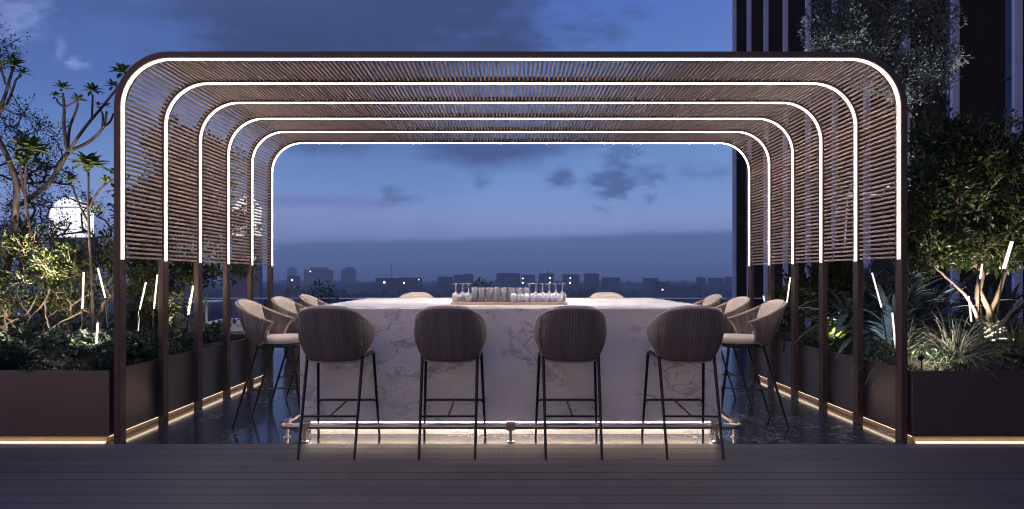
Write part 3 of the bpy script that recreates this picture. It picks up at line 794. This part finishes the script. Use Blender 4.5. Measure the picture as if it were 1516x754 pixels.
# mounded pale shrub, left
cover('mounding_shrub','pale grey green mounding shrub low in the left planter under the bare branches','shrub',
      [tuple(v) for v in ell((-3.95,5.55,.62),.48,.3,.20,420,rg,.5)],M['lf_cover2'] if 'lf_cover2' in M else M['lf_grey'],rg,L=.055,n=7,h=.05)
cover('trailing_sprig','small sprig of leaves trailing over the left planter edge','plant',
      [P(38,546,4.93)+Vector((rg.uniform(-.05,.05),-.0,rg.uniform(-.06,.03))) for _ in range(9)],M['lf_cover'],rg,L=.05,n=3,h=.03,w=.4)

LP=lambda x,y,dy=0: P(x,y,6.25+dy)
# ---------------------------------------------------------------- right side planting
rg=random.Random(31)
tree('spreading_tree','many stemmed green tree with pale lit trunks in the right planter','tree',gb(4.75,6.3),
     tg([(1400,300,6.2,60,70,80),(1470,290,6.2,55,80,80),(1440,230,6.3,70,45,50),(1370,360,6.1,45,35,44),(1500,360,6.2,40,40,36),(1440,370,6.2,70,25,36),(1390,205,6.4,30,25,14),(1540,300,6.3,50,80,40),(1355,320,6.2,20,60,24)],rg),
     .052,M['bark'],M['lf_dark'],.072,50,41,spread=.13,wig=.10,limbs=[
      ([LP(1463,530),LP(1464,490),LP(1463,457),LP(1450,430),LP(1455,405),LP(1440,385),LP(1400,340),LP(1380,300)],(.034,.008)),
      ([LP(1464,470),LP(1480,430),LP(1490,400),LP(1500,370),LP(1520,325),LP(1510,270)],(.024,.008)),
      ([LP(1455,505,.1),LP(1446,440,.1),LP(1452,400,.1),LP(1448,370,.1),LP(1425,320,.1),LP(1430,260,.1)],(.028,.008)),
      ([LP(1456,500,.05),LP(1435,445),LP(1400,410),LP(1378,393),LP(1345,385)],(.018,.006)),
      ([LP(1379,394),LP(1368,370),LP(1360,340)],(.010,.005)),
      ([LP(1465,505),LP(1490,470),LP(1516,445),LP(1550,425)],(.024,.012)),
      ([LP(1450,400),LP(1425,380),LP(1395,362),LP(1365,352)],(.012,.005)),
      ([LP(1500,372),LP(1470,345),LP(1455,300),LP(1465,240)],(.012,.006)),
      ])
tree('silver_tree','tall silvery small leaved tree rising before the dark tower','tree',gb(4.24,8.0) if False else (4.25,7.85,.5),
     tg([(1270,60,7.8,60,45,50),(1330,20,7.9,60,50,40),(1235,30,7.8,40,50,24),(1390,70,8,28,45,16),(1320,110,7.8,50,40,26),(1300,-60,7.8,90,60,50),(1360,130,7.8,35,30,12),(1370,215,7.7,18,30,10),(1365,265,7.7,18,22,8),(1400,10,8,25,30,8)],rg),
     .075,M['barkd'],M['lf_grey'],.058,60,43,spread=.16,wig=.12,first=[(4.22,7.85,1.3),(4.3,7.85,2.4),(4.6,7.85,3.2)])
tree('dark_shrub','dark leafy shrub behind the rear arches on the right','shrub',(3.8,7.5,.5),
     tg([(1180,450,7.5,40,35,34),(1215,430,7.4,35,40,34),(1250,440,7.2,25,40,18),(1225,400,7.6,25,20,10)],rg),.02,M['barkd'],M['lf_dark'],.075,44,44,spread=.12,wig=.2)
# strap leaved plants
def strap(name,label,c,Rr,n,mt,seed,W=.05,droop=1.7,cat='plant',group=None,emin=.35,emax=1.45,nn=7):
    rng=random.Random(seed); m=MB()
    for k in range(n):
        a=rng.uniform(0,2*PI); e=rng.uniform(emin,emax); d=Vector((math.cos(a)*math.cos(e),math.sin(a)*math.cos(e),math.sin(e)))
        s=Vector((rng.gauss(0,.03),rng.gauss(0,.03),rng.uniform(0,.06)))
        ribbon(m,s,d,Rr*rng.uniform(.65,1.15),W*rng.uniform(.7,1.2),droop*rng.uniform(.7,1.3),rng,n=nn)
    o=m.build(name,mt,smooth=True); o.location=c; tag(o,label,cat,group); return o
gs='strap leaved plants in the right planter'
strap('strap_plant','bluish strap leaved plant just right of the first arch post',(4.15,6.7,.58),1.02,74,M['lf_strap'],51,W=.085,droop=1.9,emin=.75,group=gs)
strap('strap_plant','bluish strap leaved plant between the first and second right posts',(3.98,6.3,.56),.85,66,M['lf_strap'],52,W=.075,droop=1.9,emin=.75,group=gs)
strap('strap_plant','bluish strap leaved plant under the spreading tree near the pale trunks',(4.7,6.9,.58),1.05,70,M['lf_strap'],53,W=.085,droop=1.9,emin=.75,group=gs)
strap('strap_plant','bluish strap leaved plant at the far right edge behind the yellow grass',(5.45,6.8,.52),.85,58,M['lf_strap'],54,W=.085,droop=1.9,emin=.75,group=gs)
strap('strap_plant','tall bluish strap leaved plant raised behind the second right post',(3.95,6.95,.62),1.0,70,M['lf_strap'],55,W=.08,droop=1.9,emin=.75,group=gs)
# grasses
gg='ornamental grass tufts'
strap('fountain_grass','pale fountain grass tuft spreading behind the right planter front',(3.98,5.45,.50),.62,420,M['lf_grass'],61,W=.008,droop=1.5,cat='grass tuft',group=gg,emin=.2,emax=1.3)
strap('fountain_grass','pale fountain grass tuft in front of the tree trunks on the right',(3.62,5.62,.50),.52,300,M['lf_grass'],62,W=.007,droop=1.5,cat='grass tuft',group=gg,emin=.2,emax=1.3)
strap('yellow_grass','yellowish grass tuft at the right edge of the planter',(4.75,5.75,.50),.46,380,M['lf_grassy'],63,W=.007,droop=1.2,cat='grass tuft',group=gg,emin=.3,emax=1.4)
strap('yellow_grass','yellowish grass tuft between the spreading tree and the right planter front',(4.38,5.75,.50),.40,260,M['lf_grassy'],64,W=.007,droop=1.2,cat='grass tuft',group=gg,emin=.3,emax=1.4)
strap('fern','bright yellow green fern lit behind the second right post',(3.75,7.0,.55),.38,60,M['lf_fern'],65,W=.04,droop=1.4,cat='fern')
strap('fern','low broad leaved plant in the left planter beside the first post',(-3.6,5.6,.52),.36,50,M['lf_cover'],66,W=.05,droop=1.6,cat='plant')

# ---------------------------------------------------------------- glow stakes
def stake(p0,p1,foot,Y,label,dia=.014,lit=1.0):
    a=P(*p0,Y); b_=P(*p1,Y); f=P(*foot,Y); f.z=.49
    t=thing('glow_stake',label,'garden light',tuple(f),0,'glowing stake lights in the planters')
    m=MB(); m.tube([f-f,b_-f],.0065,6); m.build('pole',M['blackmetal'],t,smooth='a')
    m=MB(); m.tube([b_-f,a-f],dia*.5,10); m.build('light_tube',M['tube'],t,smooth='a')
    d=(a-b_).normalized(); m=MB(); m.tube([a-f,a-f+d*.012],dia*.58,10); m.build('cap',M['blackmetal'],t,smooth='a')
stake((124,403),(122,457),(121,548),5.5,'glowing stake standing upright among the shrubs left of the first arch')
stake((145,397),(156,441),(165,530),5.7,'glowing stake leaning left behind the upright one near the first post')
stake((145,478),(142,522),(141,548),5.4,'short low glowing stake just above the left planter edge')
stake((216,418),(207,458),(196,540),5.9,'upper glowing stake leaning between the first and second left posts')
stake((206,461),(204,493),(200,540),6.3,'lower glowing stake between the first and second left posts')
stake((233,407),(228,457),(222,530),6.0,'glowing stake close beside the second left post')
stake((286,423),(279,466),(272,520),7.0,'small glowing stake close beside the third left post',.02)
stake((281,441),(278,461),(276,510),7.4,'tiny glowing stake behind the third left post',.014)
stake((250,471),(252,482),(252,510),7.2,'amber glow stake low between the second and third left posts',.018)
stake((1291,404),(1305,455),(1319,545),5.7,'glowing stake leaning left between the first and second right posts')
stake((1321,463),(1326,517),(1328,545),5.4,'low glowing stake against the first right post')
stake((1170,411),(1165,448),(1160,510),6.9,'glowing stake between the third and fourth right posts')
stake((1498,358),(1486,398),(1464,540),5.5,'tall glowing stake leaning right at the right edge among branches',.026)
stake((1454,391),(1451,413),(1449,530),5.9,'short glowing stake beside the lit tree trunk')
stake((1434,439),(1438,476),(1440,530),5.6,'glowing stake rising from the fountain grass')
stake((1130,438),(1132,446),(1134,500),7.6,'tiny glowing stake above the nearest right side stool',.016)

# ---------------------------------------------------------------- garden spike lights
def spike(x,y,z,aim,W,label,size=95,col=(1,.86,.66)):
    t=thing('spike_light',label,'garden light',(x,y,z),0,'spike spotlights in the planters')
    d=(Vector(aim)-Vector((x,y,z))).normalized()
    m=MB(); m.tube([(0,0,-.12),(0,0,0)],.006,6); m.build('spike',M['blackmetal'],t)
    m=MB(); m.tube([Vector((0,0,0))-d*.03,Vector((0,0,0))+d*.02],.022,12); m.build('lamp_head',M['blackmetal'],t)
    l=bpy.data.lights.new('spot','SPOT'); l.energy=W; l.color=col; l.spot_size=math.radians(size); l.spot_blend=.6; l.shadow_soft_size=.03
    o=bpy.data.objects.new('lamp',l); C.objects.link(o); o.parent=t; o.location=d*.03; o.rotation_euler=d.to_track_quat('-Z','Y').to_euler()
spike(-4.45,5.02,.72,(-4.5,5.9,1.6),42,'spike spotlight under the olive shrub at the left edge')
spike(-3.6,5.02,.72,(-3.85,6.0,1.7),58,'spike spotlight under the shrub by the first left post')
spike(-4.3,5.0,.95,(-3.9,5.7,.65),8,'spike spotlight over the pale mounding shrub')
spike(-3.6,6.5,.66,(-3.7,7.0,1.5),35,'spike spotlight behind the second left post')
spike(4.62,5.98,.70,(4.78,6.35,2.0),95,'spike spotlight at the foot of the spreading tree')
spike(3.42,5.06,.68,(4.05,5.6,.85),30,'spike spotlight beside the fountain grass')
spike(3.62,6.75,.66,(3.8,7.15,.95),22,'spike spotlight beside the bright fern')

spike(3.75,5.95,.70,(4.1,6.7,1.3),14,'added cool spike spotlight below the strap leaved plants',110,(.72,.82,1.0))  # cool lamp added to bring out blue on the strap leaves
spike(5.05,7.85,.72,(4.7,7.9,4.2),1100,'added spike spotlight at the foot of the silvery tree',70,(.85,.93,1.0))  # lamp added to brighten the silvery crown
spike(-4.25,5.3,.92,(-4.3,5.8,2.6),280,'spike spotlight aimed up into the frangipani branches',62)

spike(4.1,5.06,.66,(4.6,6.0,2.5),190,'added spike spotlight at the planter front aimed into the spreading tree crown',58)  # lamp added to lift the dark near side of the crown
# ---------------------------------------------------------------- terrace end: balustrade, pots, lounge furniture
bal=thing('balustrade','low glass balustrade with thin pale rail along the far terrace edge','balustrade',(0,11.4,0))
m=MB(); m.box(-9.1,8.9,-.02,.02,.935,.955); m.build('top_rail',M['fin'],bal,bevel=.004)
for k in range(12):
    x=-9.1+k*1.5; m=MB(); m.box(x+.02,x+1.48,-.006,.006,.03,.933); m.build('glass_panel',M['railglass'],bal)
for k in range(1,12):
    x=-9.1+k*1.5; m=MB(); m.box(x-.015,x+.015,-.015,.015,0,.934); m.build('baluster',M['blackmetal'],bal)
def ball(c,r,n,rng,m,L):
    for _ in range(n):
        v=rvec(rng).normalized(); leafq(m,Vector(c)+v*r*rng.uniform(.85,1),v+rvec(rng)*.7,L,L*.5,rng)
t=thing('potted_shrub','round clipped grey green shrub in a brown pot beyond the left side stools','potted plant',(-3.51,9.9,0))
m=MB(); m.lathe([(.13,0),(.17,.1),(.19,.55),(.2,.62),(.18,.62),(.17,.58),(.001,.58)],n=24); m.build('pot',M['pot'],t,smooth='a')
m=MB(); m.lathe([(.02,.58),(.02,.95)],n=8); m.build('trunk',M['barkd'],t)
m=MB(); ball((0,0,1.03),.165,900,rg,m,.03); m.build('crown',M['lf_grey'],t)
t=thing('potted_shrub','loose dark shrub in a pot beside the round clipped one','potted plant',(-3.2,10.3,0))
m=MB(); m.lathe([(.13,0),(.17,.1),(.19,.55),(.18,.55),(.001,.52)],n=24); m.build('pot',M['pot'],t,smooth='a')
m=MB(); 
for v in ell((0,0,1.0),.28,.25,.28,350,rg,.0): leafq(m,v,rvec(rg)+Vector((0,0,.5)),.07,.025,rg)
m.build('crown',M['lf_dark'],t)
t=thing('potted_shrub','dark rounded bush behind the tumblers beyond the bar','potted plant',(-.52,10.6,0))
m=MB(); m.lathe([(.15,0),(.2,.1),(.22,.6),(.2,.6),(.001,.58)],n=24); m.build('pot',M['pot'],t,smooth='a')
m=MB()
for v in ell((0,0,1.0),.25,.25,.32,500,rg,.0): leafq(m,v,rvec(rg)+Vector((0,0,.5)),.06,.025,rg)
m.build('crown',M['lf_dark'],t)
# wicker lounge chair
def tubshell(m,w,dp,h0,h1,n=24,th=.03):
    m.uv=[];vs=[];fs=[]
    for k in range(n+1):
        a=-.5*PI*1.15+PI*1.15*k/n; q=abs(2*k/n-1)
        x=w*math.sin(a); y=-dp*math.cos(a)
        top=h1-(h1-h0)*.45*q**2
        for (f,z) in ((.86,h0*.4),(1.0,h0),(1.06,top),(1.0,top+.01),(.94,h0),(.80,h0*.4)):
            vs.append((x*f,y*f,z)); m.uv.append((k/n,z))
    for k in range(n):
        for j in range(5): a=k*6+j; fs.append((a,a+1,a+7,a+6))
    m.add(vs,fs)
t=thing('lounge_chair','wicker tub lounge chair with pale cushion beyond the left planter','lounge chair',(-4.55,9.1,0),-.9)
m=MB(); tubshell(m,.38,.38,.36,.78); m.build('woven_shell',M['wicker'],t,smooth=True)
m=MB(); m.lathe([(.30,.30),(.33,.33),(.33,.42),(.30,.45),(.001,.455)],n=24); m.build('seat_cushion',M['cream'],t,smooth='a')
for k in range(4):
    a=PI/4+k*PI/2; m=MB(); m.tube([(.26*math.cos(a),.26*math.sin(a),.31),(.33*math.cos(a),.33*math.sin(a),0)],.012,8); m.build('leg',M['blackmetal'],t)
t=thing('daybed','wicker daybed topped with a white mattress behind the left posts','daybed',(-4.42,10.25,0),.12)
m=MB(); m.box(-.55,.30,-.4,.4,.12,.44); m.build('wicker_base',M['wickerbox'] if 'wickerbox' in M else M['wickrim'],t,bevel=.02)
m=MB(); m.box(-.54,.29,-.39,.39,.442,.63); m.build('mattress',M['white'],t,bevel=.04,seg=4)
for sx in (-.48,.23):
    for sy in (-.33,.33): m=MB(); m.box(sx-.02,sx+.02,sy-.02,sy+.02,0,.12); m.build('leg',M['blackmetal'],t)
t=thing('side_table','low round white side table near the far left terrace edge','side table',(-5.35,10.7,0))
m=MB(); m.lathe([(.3,.93-.02),(.3,.93),(.001,.93)],n=28); m.build('table_top',M['white'],t,smooth='a')
m=MB(); m.lathe([(.2,0),(.2,.012),(.02,.03),(.02,.905)],n=20); m.build('pedestal',M['white'],t,smooth='a')

# ---------------------------------------------------------------- dark tower on the right
XT=9.0
tw=thing('tower_block','dark tower with thin pale vertical fins rising on the right','building',(XT,0,0))
m=MB(); m.box(0,14,-6,24.25,-25,45); m.build('wall',M['facade'],tw)
pit=XT*.187
for k in range(-1,17):
    Yk=XT*900/(334)-k*XT*900*.0001866*1.0 if False else None
ys=[]
inv=.002994
k=0
while True:
    off=1/ (inv-.0001858*k) if inv-.0001858*k>0 else None
    Yk=XT*900*(inv-.0001858*k)
    if Yk<-5: break
    ys.append(Yk); k+=1
for Yk in ys:
    m=MB(); m.box(-.155,-.001,Yk-.03,Yk+.03,-24.9,44.9); m.build('fin',M['fin'],tw,bevel=.005,seg=1)
    m=MB(); m.box(-.012,-.001,Yk+.031,Yk+.34,-24.8,44.8); g=m.build('glass_strip',M['facglass'],tw)
    m=MB()
    for zz in (-2.9,1.0,4.93,8.8,12.7): m.box(-.045,-.0125,Yk+.031,Yk+.36,zz-.02,zz+.02)
    m.build('transom',M['blackmetal'],g)
for zz in (8.0,16.0):
    m=MB(); m.box(-.014,-.001,-5.9,24.2,zz-.01,zz+.01)

# ---------------------------------------------------------------- city
ZG=-25
m=MB(); m.add([(-9000,-400,ZG),(9000,-400,ZG),(9000,14000,ZG),(-9000,14000,ZG)],[(0,1,2,3)])
M['cityground']=mat('city_ground',(.03,.033,.033),.9,var=.5,vscale=.01)
tag(m.build('city_ground',M['cityground']),kind='structure')
M['wood_far']=mat('distant_woodland',(.018,.024,.020),.95,var=.5,vscale=.05)
M['cityblock']=mat('city_block',(.06,.06,.075),.8,var=.15,vscale=.05)
M['cityblock2']=mat('city_block_dark',(.035,.035,.045),.8,var=.15,vscale=.05)
M['citywin']=mat('city_window',(.03,.035,.05),.2)
M['litwin']=emis('lit_window',(.95,.9,1.0),5)
# woodland canopy
rng=random.Random(77)
m=MB(); nx,ny=300,120; vs=[]; 
for j in range(ny+1):
    Yv=260+1700*(j/ny)**1.6
    for i in range(nx+1):
        xx=(-.62+1.24*i/nx)*Yv
        h=noise.noise(Vector((xx*.012,Yv*.012,0)))*.5+.5; k=noise.noise(Vector((xx*.09,Yv*.09,3)))*.5+.5; kk=noise.noise(Vector((xx*.3,Yv*.3,5)))
        vs.append((xx+rng.uniform(-1,1),Yv,ZG-1+ (13*h*k+5*k+1.5*kk)*(1.0+.25*j/ny)+ (6*k if h>.62 else 0)))
fs=[(j*(nx+1)+i,j*(nx+1)+i+1,(j+1)*(nx+1)+i+1,(j+1)*(nx+1)+i) for j in range(ny) for i in range(nx)]
m.add(vs,fs); tag(m.build('woodland',M['wood_far']),'dark mass of trees spreading below the skyline','woodland',kind='stuff')
# hills
m=MB(); vs=[];fs=[]; n=160
M['hill']=mat('hill',(.05,.06,.06),.95)
for i in range(n+1):
    xx=-5200+10400*i/n; h=52+38*noise.noise(Vector((xx*.0007,2,0)))+14*noise.noise(Vector((xx*.004,7,0))); h=min(h,100)
    if xx<-400: h+=26*math.exp(-((xx+1500)/1100)**2)
    vs+=[(xx,6200,ZG-2),(xx,6700,ZG+h*.9),(xx,8200,ZG-2)]
for i in range(n):
    a=i*3; fs+=[(a,a+3,a+4,a+1),(a+1,a+4,a+5,a+2)]
m.add(vs,fs); tag(m.build('hills',M['hill'],smooth=True),kind='structure')
def building(px0,px1,top,Y,label,dark=0,steps=(),lit=(),floors=None,name='far_building',dots=None):
    top=HY-(HY-top)*(.62 if Y<1000 else .9); Y=Y*1.35; lit=[(lx,ly,sz) for lx,ly,sz in lit]
    a=P(px0,top,Y); b_=P(px1,top,Y); w=b_.x-a.x; cx_=(a.x+b_.x)/2; h=a.z-ZG; dp=w*.6
    t=thing(name,label,'building',(cx_,Y,ZG),0,'far buildings on the skyline')
    m=MB(); m.box(-w/2,w/2,0,dp,0,h); m.build('wall',M['cityblock2' if dark else 'cityblock'],t)
    m=MB(); m.box(-w/2-.3,w/2+.3,-.3,dp+.3,h+.01,h+.8)
    for (f0,f1,hh) in steps:
        sc=Y/FPX; m.box(-w/2+w*f0,-w/2+w*f1,dp*.2,dp*.8,h+.8,h+hh*sc)
    m.build('roof',M['cityblock2'],t)
    # window grid, one row of panes per storey
    for (lx,ly,sz) in lit:
        q_=P(lx,ly,Y); s=sz*Y/FPX/2; m=MB(); m.box(q_.x-cx_-s,q_.x-cx_+s,-.5,-.1,q_.z-ZG-s,q_.z-ZG+s); m.build('lit_window',M['litwin'],t)
    return t
building(425,437,396,1500,'pale narrow far building at the left end of the skyline, behind the round shrub',steps=[(.2,.7,2)])
building(450,487,399,1100,'wide far building with a raised middle block left on the skyline',steps=[(.2,.85,4)],lit=[(459.5,402,1.6)])
building(505,524,399,1100,'square far building with a small raised roof right of the wide one',steps=[(.25,.9,4)])
building(425,441,409,700,'low dark building left of the skyline with one bright lamp',1,lit=[(432.5,415,1.8)])
building(556,590,414,600,'low dark building carrying the brightest white light on the skyline',1,lit=[(569,418.3,2.4)])
building(590,622,413,650,'low dark building with two faint lights left of the bar glasses',1,lit=[(598,419,1.6),(620,414,1.0)])
building(648,670,411,700,'low dark building before the larger flat block behind the tumblers',1)
building(672,700,406,800,'mid height dark building just left of the large flat block',1,steps=[(.6,.95,2)],lit=[(670,413,.9)])
building(735,770,403,800,'large dark flat topped block above the tumblers',1,steps=[(.1,.9,1.3)])
building(772,792,406,820,'dark block with two stacked stair lights right of the large flat block',1,lit=[(774,412.5,1.5),(774,419,1.5)])
building(798,820,403,780,'dark block with a roof spike and a column of stair lights',1,steps=[(.6,.7,4)],lit=[(814,412,1.6),(814,418.5,1.4),(813.5,425,1.5)])
building(834,858,405,760,'dark block with a tall column of white stair lights right of the glasses',1,lit=[(844.3,412,1.4),(843.8,419,1.7),(844,425.7,1.6),(843.8,431.7,1.4),(843.8,437,1.2)])
building(866,887,404,760,'tall dark block right of the column of stair lights',1,steps=[(.1,.8,1.5)])
building(893,918,413,700,'low dark block right of the tall dark block on the skyline',1)
building(955,975,414,720,'low dark block in the middle of the right skyline',1)
building(972,990,424,520,'low building with two small stacked white lights on the right',1,lit=[(980.8,429,1.5),(980.8,434.6,1.3)])
building(1033,1045,413,720,'small dark block near the right end of the skyline',1,steps=[(.2,.7,1.5)])
building(1052,1072,414,700,'low dark block beside the dark tower at the skyline end',1)
building(1076,1089,411,760,'dark block touching the dark tower on the skyline',1)
t=thing('far_mast','thin far mast standing above the hills left of centre','mast',tuple(Vector((P(580,385,1500).x,1500,ZG))))
hm=P(580,384,1500).z-ZG
m=MB(); m.tube([(0,0,0),(0,0,hm*.7),(0,0,hm)],[1.6,1.0,.4],6); m.build('mast_pole',M['cityblock2'],t)
# twin lantern towers
def lantern(px0,px1,ptop,pbase,Y,label):
    a=P(px0,pbase,Y); b_=P(px1,pbase,Y); w=b_.x-a.x; cx_=(a.x+b_.x)/2; zb=a.z-ZG; zt=P(px0,ptop,Y).z-ZG
    t=thing('lantern_tower',label,'building',(cx_,Y,ZG),0,'towers with lit domed tops')
    m=MB(); m.box(-w*.52,w*.52,0,w*.22,0,zb); m.build('wall',M['towerwall'],t)
    # lit lantern storey with a domed head
    H=zt-zb; hs=H*.74; prof=[(-w/2,zb+.02),(-w/2,zb+hs)]
    for k in range(1,16):
        x=-w*.40+w*.80*(k-1)/14; prof.append((x,zb+hs+.02*H+(H*.24)*max(0,1-abs(x/(w*.42))**2.6)))
    prof+=[(w/2,zb+hs),(w/2,zb+.02)]
    n=len(prof); vs=[(x,0.02,z) for x,z in prof]+[(x,w*.2,z) for x,z in prof]
    m=MB(); m.add(vs,[tuple(range(n)),tuple(range(2*n-1,n-1,-1))]+[(k,k+n,(k+1)%n+n,(k+1)%n) for k in range(n)]); m.build('lit_lantern',M['lantern'],t)
    m=MB(); m.box(-w*.53,w*.53,-.12,.0,zb+hs-.12,zb+hs+.08); m.build('cornice',M['towerwall'],t); m=MB(); m.box(-w*.54,w*.54,-.25,w*.24,zb-.25,zb+.01)
    m.build('ledge',M['towerwall'],t)
M['towerwall']=mat('tower_wall',(.13,.13,.16),.8,var=.1,vscale=.3)
M['lantern']=emis('lit_lantern_glass',(1,.98,.97),1.05)
_t=NT(M['lantern'].node_tree); _tc=_t.node('ShaderNodeTexCoord').outputs['Object']; _sp=_t.node('ShaderNodeSeparateXYZ',i0=_tc); _cb=_t.node('ShaderNodeCombineXYZ',i0=_sp.outputs[0],i1=_sp.outputs[2])
_br=_t.node('ShaderNodeTexBrick',{'offset':0.0},Vector=_cb.outputs[0],Scale=1.0,Color1=(1,.98,.96,1),Color2=(.80,.80,.80,1),Mortar=(.22,.24,.30,1)); _br.inputs['Mortar Size'].default_value=.07; _br.inputs['Brick Width'].default_value=1.55; _br.inputs['Row Height'].default_value=1.9
_t.set(_t.n['Principled BSDF'].inputs['Emission Color'],_br.outputs[0])
lantern(73,131,292,352,150,'pale tower with a brightly lit domed top seen through the left branches')
lantern(344,384,291,349,150,'pale tower with a brightly lit domed top seen through the slats')

# ---------------------------------------------------------------- haze
m=MB(); m.box(-5600,5600,-30,8600,ZG-1.2,84); o=m.build('haze',[])
hm_=bpy.data.materials.new('evening_haze'); hm_.use_nodes=True; ht=NT(hm_.node_tree); ht.n.remove(ht.n['Principled BSDF'])
pv=ht.node('ShaderNodeVolumePrincipled'); pv.inputs['Color'].default_value=(.9,.95,1,1); pv.inputs['Density'].default_value=.00042; pv.inputs['Anisotropy'].default_value=.0
ht.l.new(pv.outputs[0],ht.n['Material Output'].inputs['Volume']); o.data.materials.append(hm_); tag(o,'thin bluish evening haze over the distant city','haze',kind='stuff')

# ---------------------------------------------------------------- sun (below the horizon glow: only a faint cool wash)
l=bpy.data.lights.new('sun','SUN'); l.energy=.12; l.angle=math.radians(40); l.color=(.55,.68,1.0)
o=bpy.data.objects.new('sun',l); C.objects.link(o); o.rotation_euler=(math.radians(48),0,math.radians(-60))

# ---------------------------------------------------------------- render
S.view_settings.view_transform='Standard'; S.view_settings.look='None'; S.view_settings.exposure=.3; S.view_settings.gamma=1
S.render.engine='CYCLES'; S.cycles.filter_width=1.15
cy=S.cycles; cy.use_denoising=True; cy.max_bounces=8; cy.diffuse_bounces=4; cy.glossy_bounces=4; cy.transmission_bounces=6; cy.transparent_max_bounces=10
cy.sample_clamp_indirect=6; cy.caustics_reflective=False; cy.caustics_refractive=False
try: cy.denoiser='OPENIMAGEDENOISE'
except Exception: pass
